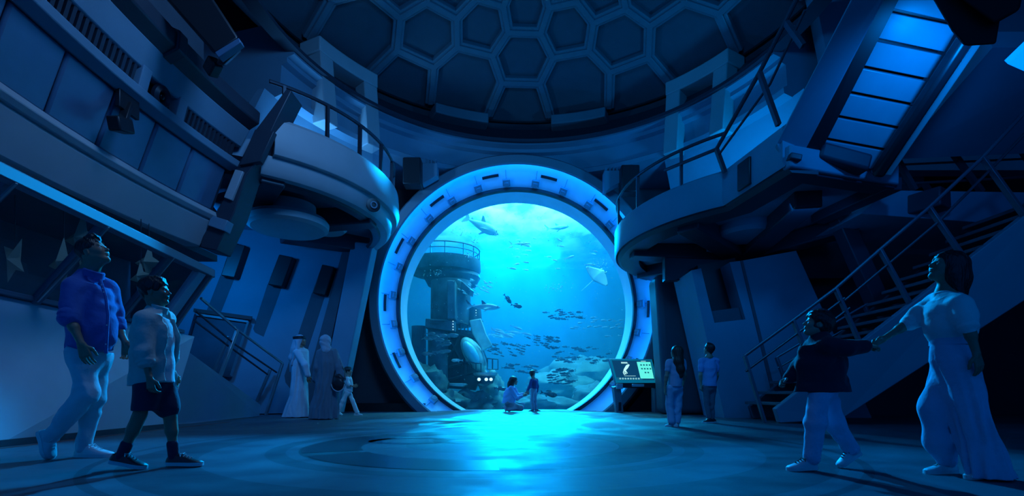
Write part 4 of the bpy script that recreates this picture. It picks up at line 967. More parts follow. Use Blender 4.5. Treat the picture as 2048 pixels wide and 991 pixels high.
# ================================================================ PEOPLE
class SDF:
    def __init__(s): s.p = []; s.wr = []
    def cone(s, a, b, ra, rb=None, k=.02, sub=False):
        a = np.array(a, float); b = np.array(b, float); rb = ra if rb is None else rb; r = max(ra, rb)
        def f(X, Y, Z):
            ba = b-a; n = float(ba@ba)+1e-12
            px, py, pz = X-a[0], Y-a[1], Z-a[2]
            t = np.clip((px*ba[0]+py*ba[1]+pz*ba[2])/n, 0, 1)
            return np.sqrt((px-t*ba[0])**2+(py-t*ba[1])**2+(pz-t*ba[2])**2)-(ra+(rb-ra)*t)
        s.p.append((f, np.minimum(a, b)-r, np.maximum(a, b)+r, k, sub)); return s
    def chain(s, pts, rs, k=.02):
        for i in range(len(pts)-1): s.cone(pts[i], pts[i+1], rs[i], rs[i+1], k)
        return s
    def ell(s, c, r, R=None, k=.02, sub=False):
        c = np.array(c, float); r = np.array(r, float); Rm = np.eye(3) if R is None else np.array(R)
        def f(X, Y, Z):
            dx, dy, dz = X-c[0], Y-c[1], Z-c[2]
            q = [(Rm[0][i]*dx+Rm[1][i]*dy+Rm[2][i]*dz) for i in range(3)]
            k0 = np.sqrt(sum((q[i]/r[i])**2 for i in range(3)))+1e-9; k1 = np.sqrt(sum((q[i]/r[i]**2)**2 for i in range(3)))+1e-9
            return k0*(k0-1)/k1
        e = np.sqrt(((Rm*r)**2).sum(1)); s.p.append((f, c-e, c+e, k, sub)); return s
    def stack(s, rows, side, k=.02, folds=0, famp=0.0, fph=0.0, sub=False, rag=0.0):
        """rows (z, cx, cy, r_side, r_front) sorted by z"""
        rows = np.array(sorted(rows), float); sx, sy = side[0], side[1]; n = math.hypot(sx, sy); sx /= n; sy /= n
        z = rows[:,0]; zm = z[0]; zM = z[-1]
        def f(X, Y, Z):
            zz = np.clip(Z, zm, zM); cx = np.interp(zz, z, rows[:,1]); cy = np.interp(zz, z, rows[:,2]); rx = np.interp(zz, z, rows[:,3]); ry = np.interp(zz, z, rows[:,4])
            dx, dy = X-cx, Y-cy; a = dx*sx+dy*sy; b = -dx*sy+dy*sx; mn = np.minimum(rx, ry)
            d = (np.sqrt((a/rx)**2+(b/ry)**2)-1)*mn
            if folds:
                th = np.arctan2(b/ry, a/rx); u = (zM-zz)/(zM-zm)
                d = d+famp*u*(np.sin(folds*th+fph+2.2*np.sin(1.5*th+4*u))+.5*np.sin(folds*1.7*th+1.3+fph))
            zb = np.maximum(zm-Z, Z-zM)
            return np.maximum(d, zb)
        R = max(rows[:,3].max(), rows[:,4].max())+famp*2
        lo = np.array([rows[:,1].min()-R, rows[:,2].min()-R, zm]); hi = np.array([rows[:,1].max()+R, rows[:,2].max()+R, zM])
        s.p.append((f, lo, hi, k, sub)); return s
    def cut(s, pt, n):
        pt = np.array(pt, float); n = np.array(Vector(n).normalized(), float)
        s.p.append((('cut', pt, n), None, None, .006, 'cut')); return s
    def wrinkle(s, d, freq, amp): s.wr.append((np.array(Vector(d).normalized(), float), freq, amp)); return s
    def mesh(s, name, h):
        add = [q for q in s.p if q[4] is False]
        lo = np.min([q[1] for q in add], 0)-4*h; hi = np.max([q[2] for q in add], 0)+4*h
        ax = [np.arange(lo[i], hi[i]+h, h) for i in range(3)]; sh = tuple(len(a) for a in ax)
        Fd = np.full(sh, .15, np.float32)
        for f, a, b, k, sub in s.p:
            if sub == 'cut':
                d = (ax[0][:,None,None]-f[1][0])*f[2][0]+(ax[1][None,:,None]-f[1][1])*f[2][1]+(ax[2][None,None,:]-f[1][2])*f[2][2]
                Fd = np.maximum(Fd, d.astype(np.float32)); continue
            m = k+3*h; sl = []
            for i in range(3):
                i0 = max(0, int((a[i]-m-lo[i])/h)); i1 = min(sh[i], int((b[i]+m-lo[i])/h)+2); sl.append(slice(i0, i1))
            if any(q.stop <= q.start for q in sl): continue
            sl = tuple(sl); d = f(ax[0][sl[0]][:,None,None], ax[1][sl[1]][None,:,None], ax[2][sl[2]][None,None,:]).astype(np.float32); g = Fd[sl]
            if sub is True:
                e = np.maximum(k-np.abs(g+d), 0)/max(k,1e-6); Fd[sl] = np.maximum(g, -d)+e*e*k*.25
            else:
                e = np.maximum(k-np.abs(g-d), 0)/max(k,1e-6); Fd[sl] = np.minimum(g, d)-e*e*k*.25
        for d, fr, am in s.wr:
            X = ax[0][:,None,None]-lo[0]; Y = ax[1][None,:,None]-lo[1]; Z = ax[2][None,None,:]-lo[2]
            t = (X*d[0]+Y*d[1]+Z*d[2])*fr; w_ = X*(11+d[1]*5)+Z*(7-d[0]*6)+Y*9
            Fd += (am*np.sin(t+1.7*np.sin(w_)+.9*np.sin(t*.37+w_*1.6))*(0.55+.45*np.sin(w_*.9+Z*13))).astype(np.float32)
        Fd[0] = Fd[-1] = .1; Fd[:,0] = Fd[:,-1] = .1; Fd[:,:,0] = Fd[:,:,-1] = .1
        # surface nets
        S = Fd < 0; n0, n1, n2 = sh
        cnt = np.zeros((n0-1, n1-1, n2-1), np.uint8)
        for i in (0,1):
            for j in (0,1):
                for k_ in (0,1): cnt += S[i:n0-1+i, j:n1-1+j, k_:n2-1+k_]
        idx = np.argwhere((cnt > 0) & (cnt < 8)); N = len(idx)
        vid = np.full((n0-1, n1-1, n2-1), -1, np.int32); vid[idx[:,0], idx[:,1], idx[:,2]] = np.arange(N)
        cs = np.array([(i,j,k_) for i in (0,1) for j in (0,1) for k_ in (0,1)]); cv = np.stack([Fd[idx[:,0]+c[0], idx[:,1]+c[1], idx[:,2]+c[2]] for c in cs], 1)
        acc = np.zeros((N,3)); num = np.zeros(N)
        for p in range(8):
            for q in range(p+1, 8):
                if np.abs(cs[p]-cs[q]).sum() != 1: continue
                a_, b_ = cv[:,p], cv[:,q]; cr = (a_ < 0) != (b_ < 0); t = np.where(cr, a_/np.where(cr, a_-b_, 1), 0)
                acc += np.where(cr[:,None], cs[p]+t[:,None]*(cs[q]-cs[p]), 0); num += cr
        V = (idx+acc/np.maximum(num,1)[:,None])*h+lo
        quads = []
        for axis in range(3):
            s0 = [slice(1,-1)]*3; s0[axis] = slice(0,-1); s1 = [slice(1,-1)]*3; s1[axis] = slice(1,None)
            A = S[tuple(s0)]; B = S[tuple(s1)]; e = np.argwhere(A != B); fl = A[e[:,0], e[:,1], e[:,2]]
            o_ = np.array([1,1,1]); o_[axis] = 0; e = e+o_; u, v = (axis+1)%3, (axis+2)%3
            def at(du, dv):
                g = e.copy(); g[:,u] -= du; g[:,v] -= dv; return vid[g[:,0], g[:,1], g[:,2]]
            Q = np.stack([at(0,0), at(1,0), at(1,1), at(0,1)], 1); Q[~fl] = Q[~fl][:, ::-1]; quads.append(Q)
        Q = np.concatenate(quads); Q = Q[(Q >= 0).all(1)]
        me = bpy.data.meshes.new(name); me.vertices.add(N); me.vertices.foreach_set('co', V.astype(np.float32).ravel())
        me.loops.add(len(Q)*4); me.loops.foreach_set('vertex_index', Q.astype(np.int32).ravel())
        me.polygons.add(len(Q)); me.polygons.foreach_set('loop_start', np.arange(len(Q), dtype=np.int32)*4)
        me.update(calc_edges=True); me.validate(); return me
    def build(s, name, m, parent, h):
        return link_mesh(name, s.mesh(name, h), m, parent, smooth=180)

def frame(f, u):
    f = Vector(f).normalized(); u = Vector(u); l = u.cross(f).normalized(); u = f.cross(l)
    return Matrix((f, l, u)).transposed()
def head_sdf(sd, c, R, s, neck, nr, fem=False):
    W = lambda x, y, z: c+R@Vector((x*s, y*s, z*s)); E = lambda p, r, k=.05, sub=False: sd.ell(W(*p), [q*s for q in r], R, k*s, sub)
    E((-.04,0,.13), (.43,.345,.385)); E((.10,0,-.13), (.30,.27,.36), .10)
    sd.cone(W(.0,.2,-.22), W(.24,.06,-.40), .085*s, .075*s, .10*s); sd.cone(W(.0,-.2,-.22), W(.24,-.06,-.40), .085*s, .075*s, .10*s)
    E((.27,0,-.405), (.115,.12,.085), .07)
    for y in (.14,-.14):
        E((.25,y,-.12), (.13,.10,.12), .06); E((.405,y*.95,.0), (.045,.075,.042), .035, True)
        E((-.03,y*2.32,-.05), (.085,.035,.135), .02); E((-.02,y*2.6,-.05), (.04,.03,.07), .02, True)
    sd.cone(W(.345,-.15,.065), W(.345,.15,.065), .045*s, None, .05*s)
    sd.cone(W(.375,0,.03), W(.465,0,-.115), .032*s, .046*s, .03*s); sd.cone(W(.41,-.045,-.13), W(.41,.045,-.13), .032*s, None, .025*s)
    E((.375,0,-.235), (.055,.085,.026), .018); E((.365,0,-.285), (.055,.078,.03), .018); E((.42,0,-.262), (.04,.09,.008), .012, True)
    sd.cone(W(-.14,0,-.28), neck, nr, nr*1.12, .03)
def eyes(c, R, s, par):
    for y in (.13, -.13):
        b = MB(); b.ell(c+R@Vector((.338*s, y*s, -.005*s)), (.046*s,)*3, nu=12, nv=8); o_ = b.build('eye', M_eyew, par, smooth=180)
        q = MB(); q.ell(c+R@Vector((.372*s, y*s, -.003*s)), (.016*s,.024*s,.024*s), R, nu=10, nv=7); q.build('iris', M_eye, o_, smooth=180, loc=(0,0,0))
def hair_sdf(c, R, s, style='short', vol=1.0):
    h = SDF(); W = lambda x, y, z: c+R@Vector((x*s, y*s, z*s))
    h.ell(W(-.05,0,.17), [.455*s*vol,.375*s*vol,.40*s*vol], R, .03)
    if style == 'mop':
        h.ell(W(-.16,0,.06), [.42*s,.41*s,.42*s], R, .05*s); h.ell(W(.20,0,.36), [.22*s,.30*s,.14*s], R, .05*s)
    if style == 'short':
        h.ell(W(.16,0,.42), [.24*s,.26*s,.12*s], R, .06*s); h.cone(W(-.30,0,-.1), W(-.24,0,-.30), .17*s, .10*s, .06*s)
    h.ell(W(.50,0,-.20), [.36*s,.55*s,.42*s], R, .02*s, True)
    if style in ('short', 'mop'):
        for y in (1,-1): h.ell(W(.06,y*.42,-.16), [.17*s,.14*s,.22*s], R, .02*s, True)
        h.cut(W(0,0,-.36 if style == 'short' else -.42), R@Vector((.5,0,-1)))
    return h
def hand(sd, w, d, pn, ts, L, curl=.35, k=1.0, spread=0.0):
    d = Vector(d).normalized(); ts = Vector(ts); ts = (ts-d*ts.dot(d)).normalized(); pn = Vector(pn); pn = (pn-d*pn.dot(d)-ts*pn.dot(ts)).normalized()
    w = Vector(w); offs = [.036,.012,-.012,-.034]; lens = [.40,.45,.42,.34]
    for o_, ln in zip(offs, lens):
        kn = w+d*.50*L+ts*o_*k; sd.cone(w+ts*o_*.55*k, kn, .0145*k, .0115*k, .012*k)
        p = kn; dd = (d+ts*o_*spread*8).normalized(); seg = [.45,.32,.23]; r = .0095*k
        for q, (sg, bend) in enumerate(zip(seg, (.8,1.1,.7))):
            dd = (Matrix.Rotation(curl*bend, 3, d.cross(pn).normalized()) @ dd).normalized()
            e = p+dd*ln*L*sg; sd.cone(p, e, r, r*.88, .004*k); p = e; r *= .88
    b0 = w+d*.12*L+ts*.022*k; b1 = b0+(d*.55+ts*.62+pn*.35).normalized()*.24*L; b2 = b1+(d*.9+ts*.18+pn*.35).normalized()*.17*L; b3 = b2+(d*.95+pn*.4).normalized()*.13*L
    sd.chain([b0,b1,b2,b3], [.017*k,.0125*k,.0105*k,.009*k], .008*k)
def shoe(heel, toe, up, L_extra, par, upper, sole, laces=None, k=1.0, label=None, sock=None):
    """heel, toe: points on the sole's underside"""
    heel = Vector(heel); toe = Vector(toe); f = (toe-heel); L = f.length; f.normalize(); R = frame(f, up)
    W = lambda x, y, z: heel+R@Vector((x*L, y, z))
    ts = [0,.04,.12,.25,.4,.55,.7,.82,.92,.98,1.0]
    hw = [.018,.028,.034,.034,.035,.041,.046,.045,.037,.022,.010]; ht = [.050,.068,.084,.090,.088,.072,.056,.046,.040,.032,.026]
    rings = []
    for t_, w_, h_ in zip(ts, hw, ht):
        ring = []
        for i in range(13):
            a = PI*i/12; ring.append(W(t_, w_*k*math.cos(a)*(1.0 if i in (0,12) else 1.0), k*(.020+(h_-.020)*math.sin(a)**.7)))
        rings.append(ring)
    sh = MB().loft(rings).build('shoe', upper, par, smooth=50, **({'label': label} if label else {}))
    b = MB(); prof = [(W(t_, (w_+.004)*k, 0), W(t_, -(w_+.004)*k, 0), h_) for t_, w_, h_ in zip(ts, hw, ht)]
    out = [p[0] for p in prof]+[p[1] for p in reversed(prof)]; u_ = R@Vector((0,0,1))
    b.loft([out, [p+u_*.026*k for p in out]]); b.build('sole', sole, sh, smooth=40, loc=(0,0,0))
    if laces:
        b = MB()
        for q in range(4):
            t_ = .42+.085*q; hh = np.interp(t_, ts, ht)*k
            b.tube([W(t_, .022*k, hh*.86), W(t_+.02, 0, hh+.006), W(t_, -.022*k, hh*.86)], .0035*k, 5)
        b.tube([W(.45,0,.088*k), W(.43,.028*k,.092*k), W(.47,.040*k,.070*k)], .003*k, 5); b.tube([W(.45,0,.088*k), W(.43,-.028*k,.092*k), W(.47,-.040*k,.070*k)], .003*k, 5)
        b.build('laces', laces, sh, loc=(0,0,0))
    return sh

def fabric(name, col, bump=.25, scale=26, rough=.85, var=.06): return mat(name, col, rough, bump=bump, bscale=scale, var=var, vscale=5, spec=.25, sheen=.15)
M_skin = mat('warm_skin', (.46,.27,.19), .5, bump=.03, bscale=120, spec=.4)
M_skin2 = mat('tan_skin', (.34,.19,.125), .5, bump=.03, bscale=120, spec=.4)
M_eyew = mat('eye_white', (.75,.75,.73), .2)
M_hairk = mat('black_hair', (.012,.011,.012), .38, bump=.6, bscale=70, stretch=(1,1,.25))
M_hairb = mat('brown_hair', (.06,.035,.022), .4, bump=.6, bscale=70, stretch=(1,1,.25))
M_shirt = fabric('blue_shirt_cotton', (.05,.12,.40)); M_jean = fabric('pale_jean_denim', (.60,.65,.72)); M_white = fabric('white_cotton', (.75,.77,.80))
M_over = fabric('beige_overshirt_cotton', (.62,.60,.55)); M_navyf = fabric('navy_shorts_cotton', (.025,.03,.07)); M_jack = fabric('navy_jacket_twill', (.018,.022,.045))
M_lblue = fabric('light_blue_trouser_cotton', (.42,.55,.75)); M_lav = fabric('lavender_tee_cotton', (.48,.48,.66)); M_bluet = fabric('blue_short_sleeve_cotton', (.25,.42,.75))
M_grj = fabric('grey_jean_denim', (.13,.16,.20)); M_robe = fabric('white_robe_cotton', (.60,.66,.76), .15); M_abaya = fabric('grey_blue_abaya_cloth', (.16,.21,.27), .2); M_scarf = fabric('pale_scarf_cloth', (.42,.48,.58))
M_rub = mat('white_shoe_rubber', (.72,.74,.77), .5); M_shw = mat('white_shoe_leather', (.62,.65,.70), .45); M_shk = mat('black_shoe_leather', (.02,.02,.025), .4); M_lace = mat('shoe_lace_cotton', (.7,.72,.75), .8)
M_btn = mat('pale_shirt_button', (.7,.7,.72), .3)

def limb_body(J, k, head, hands, h, par, skin, ls=.78, nr=.056, chest=1.0):
    """the whole body as one continuous surface; J: joints in room space"""
    s = SDF(); sh = (J['shR']+J['shL'])/2; hp = (J['hipR']+J['hipL'])/2; sd_ = (J['shL']-J['shR']); sd_.z = 0; sd_.normalize(); fw = Vector((0,0,1)).cross(-sd_)
    R = Matrix((sd_, -fw, Vector((0,0,1)))).transposed()
    s.ell(sh+(hp-sh)*.30, [.140*k*chest,.095*k,.19*k], R, .05*k); s.ell(sh+(hp-sh)*.65, [.120*k,.085*k,.16*k], R, .05*k); s.ell(hp+Vector((0,0,.02*k)), [.135*k,.095*k,.11*k], R, .05*k)
    for a in 'RL':
        s.cone(J['neck'], J['sh'+a], .05*k, .052*k, .05*k)
        s.chain([J['sh'+a], J['el'+a], J['wr'+a]], [.047*k,.036*k,.025*k], .02*k)
        s.cone(J['el'+a], J['el'+a].lerp(J['wr'+a], .35), .036*k, .038*k, .02*k)
        s.chain([J['hip'+a], J['kn'+a], J['an'+a]], [.072*k*ls,.050*k*ls,.034*k], .03*k)
        s.cone(J['kn'+a].lerp(J['an'+a], .12), J['kn'+a].lerp(J['an'+a], .42), .047*k*ls, .053*k*ls, .03*k)
        ft = J['an'+a]+(J['to'+a]-J['an'+a])*.6; s.cone(J['an'+a]-Vector((0,0,.015*k)), ft-Vector((0,0,.012*k)), .027*k, .016*k, .02*k)
        hd = hands[a]; hand(s, J['wr'+a], hd[0], hd[1], hd[2], .185*k*hd[4], hd[3], k*hd[4])
    c, Rh, hs = head; head_sdf(s, c, Rh, hs, J['neck'], nr*k)
    o_ = s.build('body', skin, par, h); eyes(c, Rh, hs, par); return o_, R, fw, sd_
def torso(s, J, k, R, o, bottom, flare=1.0, ch=1.0, depth=1.0):
    """shirt-like trunk down to the point height bottom"""
    sh = (J['shR']+J['shL'])/2; hp = (J['hipR']+J['hipL'])/2; half = (J['shL']-J['shR']).length/2
    z0 = sh.z+.015*k; rows = []
    for u, w_, d_ in ((0,.80,.075),(.12,.98,.10),(.3,1.0,.122),(.55,.93,.118),(.8,.92,.118),(1.0,.95*flare,.122*flare)):
        z = z0+(bottom-z0)*u; t_ = min(1.0, (z0-z)/max(.05, z0-hp.z)); c = sh.lerp(hp, t_)
        rows.append((z, c.x, c.y, max(half*.80, .135*k)*w_*ch+o*.3, (d_*k+o)*depth))
    s.stack(rows, R.col[0], .03*k)
    return rows
def sleeves(s, J, k, ra, rb, rc, end, a):
    e = J['el'+a]; w_ = J['wr'+a]
    if end <= 1: s.chain([J['sh'+a], J['sh'+a].lerp(e, end)], [ra, rb], .035*k)
    else:
        s.chain([J['sh'+a], e, e.lerp(w_, end-1)], [ra, rb, rc], .03*k)
def cuff(J, a, u, r, par, m, th=.006):
    e, w_ = J['el'+a], J['wr'+a]; sh = J['sh'+a]
    p, d = (sh.lerp(e, u), (e-sh).normalized()) if u <= 1 else (e.lerp(w_, u-1), (w_-e).normalized())
    MB().solid([(r-.008,-.028),(r+th,-.026),(r+th+.002,0),(r+th,.024),(r-.008,.026)], 20, p, d).build('cuff', m, par)
def collar(J, R, fw, r, h_, par, m, tilt=.25, lean=(0,0)):
    n = J['neck']+Vector((0,0,.01)); ax = (Vector((0,0,1))+fw*tilt*-1*-1*.0+fw*.25).normalized()
    MB().solid([(r,-.02),(r+.010,-.022),(r+.006,h_),(r-.002,h_+.006),(r-.010,h_),(r-.006,-.01)], 28, n, ax).build('collar', m, par)

def JJ(D0, **kw): return {n: P(v[0], v[1], D0+(v[2] if len(v) > 2 else 0)) for n, v in kw.items()}

# ---------------------------------------------------------------- man at left
D0 = 4.22; k = 1.02
J = JJ(D0, neck=(176,548), shR=(149,577,-.13), shL=(215,578,.13), elR=(139,636,-.22), elL=(232,650,.15), wrR=(163,688,-.24), wrL=(252,685,.14),
       hipR=(164,712,-.085), hipL=(193,712,.085), knR=(175,783,-.08), knL=(187,796,.08), anR=(106,868,-.09), anL=(168,888,.08), toR=(98,905,-.09), toL=(212,902,.08))
t = thing('person', 'man in a blue shirt with rolled sleeves and pale jeans walking right, looking up', 'person', Vector((P(170,900,D0).x, D0, 0)))
c = P(187,505,D0); Rh = frame((.86,.06,.46), (-.46,0,.88)); hs = .245
_, R, fw, sd_ = limb_body(J, k, (c, Rh, hs), {'R': ((.28,.05,-.95),(.1,1,.1),(1,.1,.2),.35,1.0), 'L': ((.12,.0,-1),(-.3,-1,0),(.9,.2,.2),.55,1.0)}, .0048, t, M_skin2, nr=.062)
hr = hair_sdf(c, Rh, hs); hr.ell(c+Rh@Vector((.20*hs,0,.47*hs)), [.20*hs,.22*hs,.10*hs], Rh, .03); hr.wrinkle((.6,.3,.7), 190, .0035).wrinkle((.3,.8,-.4), 120, .003); hr.build('hair', M_hairk, t, .0045)
s = SDF(); torso(s, J, k, R, .035, P(0,700,D0).z, 1.0, 1.0, 1.22)
s.ell(J['shR'].lerp(J['shL'],.62)+Vector((.03,-.07,-.14)), [.12,.10,.13], None, .06); s.ell(P(186,655,D0-.05), [.155,.14,.20], None, .08)
s.cone(J['neck']-Vector((0,0,.01)), J['shR'], .070, .072, .05); s.cone(J['neck']-Vector((0,0,.01)), J['shL'], .070, .072, .05)
for a in 'RL': sleeves(s, J, k, .085, .070, .066, 1.02, a)
s.cut(P(186,708,D0), (-.22,0,-1)); s.ell(c-Vector((0.035,0,.115)), [.075,.075,.07], None, .01, True)
s.wrinkle((.35,.2,-1), 42, .006).wrinkle((1,.2,.5), 30, .0045); s.build('shirt', M_shirt, t, .0048)
for a in 'RL':
    e = J['el'+a]; d = (J['el'+a]-J['sh'+a]).normalized(); q = SDF(); q.cone(e-d*.035, e+d*.012, .074, .070, .01).cone(e-d*.02, e-d*.005, .079, .077, .01).wrinkle(d, 160, .003); q.cut(e+d*.03, d); q.build('rolled_cuff', M_shirt, t, .005)
n_ = P(187,548,D0-.02); MB().solid([(.062,-.02),(.078,-.022),(.074,.028),(.066,.036),(.060,.03)], 28, n_, (.35,-.1,1)).build('collar', M_shirt, t)
fr0 = J['shR'].lerp(J['shL'],.70)
pl = [P(201,560,D0-.10), P(212,595,D0-.19), P(216,630,D0-.21), P(214,670,D0-.20), P(212,706,D0-.18)]
MB().tube(pl, .012, 6).build('placket', M_shirt, t)
for k_ in range(5):
    q = pl[0].lerp(pl[1], .3+.2*k_) if k_ < 3 else pl[k_-1].lerp(pl[k_], .5); b = MB(); b.ell(q+Vector((.004,-.012,0)), (.006,.004,.006), nu=8, nv=5); b.build('button', M_btn, t)
s = SDF(); s.ell((J['hipR']+J['hipL'])/2+Vector((0,0,.0)), [.165,.135,.15], R, .06)
for a in 'RL': s.chain([J['hip'+a], J['kn'+a], J['an'+a]+(J['an'+a]-J['kn'+a]).normalized()*.03], [.105,.076,.056], .05)
s.cone(J['knR'], J['knR'].lerp(J['anR'],.5), .074, .068, .04)
for a in 'RL': d = (J['an'+a]-J['kn'+a]).normalized(); s.cut(J['an'+a]+d*.01, d) if False else None
s.wrinkle((.3,.3,-1), 46, .0055).wrinkle((1,0,.6), 34, .004); s.cut(P(186,700,D0), (.22,0,1)); s.build('trousers', M_jean, t, .0048)
shoe(P(152,913,D0+.08), P(226,913,D0+.08), (0,0,1), 0, t, M_shw, M_rub, M_lace, 1.18)
hr_, tr_ = P(79,862,D0-.09), P(93,917,D0-.09); shoe(hr_, Vector((tr_.x+.02, tr_.y, .0)), (1,0,.25), 0, t, M_shw, M_rub, M_lace, 1.18)

# ---------------------------------------------------------------- boy at left
D0 = 3.67; k = .80
J = JJ(D0, neck=(313,620), shR=(291,640,-.11), shL=(327,638,.11), elR=(287,705,-.16), elL=(338,700,.14), wrR=(299,754,-.17), wrL=(345,745,.14),
       hipR=(297,752,-.07), hipL=(322,752,.07), knR=(280,828,-.07), knL=(340,828,.07), anR=(246,905,-.07), anL=(347,905,.07), toR=(280,930,-.07), toL=(388,925,.07))
t = thing('person', 'boy in an open beige shirt and dark shorts walking right beside the man', 'person', Vector((P(310,900,D0).x, D0, 0)))
c = P(310,583,D0); Rh = frame((.95,.22,.14), (-.14,0,.99)); hs = .205
_, R, fw, sd_ = limb_body(J, k, (c, Rh, hs), {'R': ((.10,.05,-1),(.3,1,0),(1,-.3,0),.6,1.0), 'L': ((.12,0,-1),(-.3,-1,0),(1,.3,0),.5,1.0)}, .0045, t, M_skin2, 1.0, nr=.052)
hr = hair_sdf(c, Rh, hs, 'short', 1.05); hr.wrinkle((.6,.3,.7), 190, .003); hr.build('hair', M_hairk, t, .0045)
s = SDF(); torso(s, J, k, R, .03, P(0,764,D0).z, 1.0, .95, 1.0); s.cone(J['neck']-Vector((0,0,.01)), J['shR'], .05, .055, .04); s.cone(J['neck']-Vector((0,0,.01)), J['shL'], .05, .055, .04)
s.wrinkle((.3,.2,-1), 50, .004); s.build('tee_shirt', M_white, t, .0048)
s = SDF(); rows = torso(s, J, k, R, .055, P(0,772,D0).z, 1.12, 1.08, 1.08); s.cone(J['neck']-Vector((0,0,.02)), J['shR'], .062, .068, .04); s.cone(J['neck']-Vector((0,0,.02)), J['shL'], .062, .068, .04)
for a in 'RL': sleeves(s, J, k, .068, .062, .060, 1.28, a)
# open front: take out a wedge along the chest
s.cone(P(341,628,D0+.0), P(354,790,D0+.03), .055, .10, .01, True); s.ell(c-Vector((-.01,0,.085)), [.06,.06,.06], None, .01, True)
s.cut(P(306,772,D0), (.25,0,-1)); s.wrinkle((.4,.2,-1), 44, .0055).wrinkle((1,.2,.3), 36, .004); s.build('open_shirt', M_over, t, .0048)
for a in 'RL':
    e = J['el'+a].lerp(J['wr'+a], .28); d = (J['wr'+a]-J['el'+a]).normalized(); q = SDF(); q.cone(e-d*.035, e+d*.008, .064, .060, .01).wrinkle(d, 170, .003); q.build('rolled_cuff', M_over, t, .005)
MB().solid([(.048,-.02),(.062,-.022),(.058,.022),(.052,.028),(.046,.02)], 28, P(318,618,D0), (.3,0,1)).build('collar', M_over, t)
s = SDF(); s.ell((J['hipR']+J['hipL'])/2, [.125,.11,.12], R, .05)
for a, pe in (('R', P(290,819,D0-.07)), ('L', P(335,815,D0+.07))): s.cone(J['hip'+a], pe, .088, .082, .04); s.cut(pe+Vector((0,0,-.005)), (0,0,-1)) if a == 'R' else None
s.wrinkle((.2,.3,-1), 40, .004); s.cut(P(306,766,D0), (-.25,0,1)); s.build('shorts', M_navyf, t, .0048)
for a in 'RL':
    d = (J['kn'+a]-J['an'+a]).normalized(); SDF().cone(J['an'+a]-d*.03, J['an'+a]+d*.065, .037, .040, .01).build('sock', M_navyf, t, .005)
shoe(P(334,930,D0+.07), P(405,930,D0+.07), (0,0,1), 0, t, M_shk, M_rub, M_lace, 1.0)
q_ = P(221,925,D0-.07); q2 = P(292,938,D0-.07); q2.z = 0.002; shoe(q_, q2, (.15,0,1), 0, t, M_shk, M_rub, M_lace, 1.0)

# ---------------------------------------------------------------- running boy at right
D0 = 3.6; k = .66
J = JJ(D0, neck=(1640,678), shL=(1655,692,-.10), shR=(1627,694,.09), elL=(1698,696,-.13), elR=(1597,738,.10), wrL=(1733,692,-.13), wrR=(1577,756,.09),
       hipL=(1641,772,-.045), hipR=(1651,772,.05), knL=(1631,845,-.06), knR=(1668,845,.06), anL=(1624,912,-.06), anR=(1700,893,.06), toL=(1590,930,-.06), toR=(1686,922,.06))
t = thing('person', 'boy with a dark mop of hair in a navy jacket, pulled along by the hand', 'person', Vector((P(1645,900,D0).x, D0, 0)))
c = P(1635,648,D0); Rh = frame((-.92,.22,.30), (.30,0,.95)); hs = .185
_, R, fw, sd_ = limb_body(J, k, (c, Rh, hs), {'L': ((1,-.05,.05),(0,-.3,-1),(0,1,.4),.7,1.0), 'R': ((-.9,0,-.45),(.2,.4,-1),(-.3,-.8,.4),1.0,1.05)}, .0045, t, M_skin, nr=.058)
hr = hair_sdf(c, Rh, hs, 'mop', 1.16); hr.wrinkle((.6,.3,.7), 150, .004).wrinkle((.2,.9,.3), 110, .003); hr.build('hair', M_hairk, t, .0045)
s = SDF(); torso(s, J, k, R, .06, P(0,783,D0).z, 1.22, 1.0, 1.25); s.ell(P(1645,735,D0), [.118,.10,.17], None, .06); s.cone(J['neck'], J['shR'], .062, .064, .04); s.cone(J['neck'], J['shL'], .062, .064, .04)
for a in 'RL': sleeves(s, J, k, .066, .058, .046, 1.88, a)
s.cut(P(1645,784,D0), (0,0,-1)); s.wrinkle((.3,.2,-1), 46, .0055).wrinkle((1,.2,.4), 30, .004); s.build('jacket', M_jack, t, .0048)
MB().solid([(.052,-.02),(.066,-.02),(.062,.03),(.050,.03)], 24, P(1640,678,D0), (-.2,0,1)).build('collar', M_jack, t)
s = SDF(); s.ell((J['hipR']+J['hipL'])/2, [.11,.10,.11], R, .05)
for a in 'RL': s.chain([J['hip'+a], J['kn'+a], J['an'+a]+(J['an'+a]-J['kn'+a]).normalized()*.015], [.072,.066,.054], .04)
s.wrinkle((.3,.3,-1), 52, .004).wrinkle((1,0,.5), 40, .003); s.cut(P(1645,784,D0), (0,0,1)); s.build('trousers', M_lblue, t, .0048)
shoe(P(1633,938,D0-.06), Vector((P(1574,0,D0-.06).x, D0-.06, 0)), (0,0,1), 0, t, M_shw, M_rub, M_shk, .92)
q_ = P(1722,906,D0+.06); q2 = P(1678,935,D0+.06); q2.z = 0.003; shoe(q_, q2, (-.5,0,1), 0, t, M_shw, M_rub, M_shk, .92)

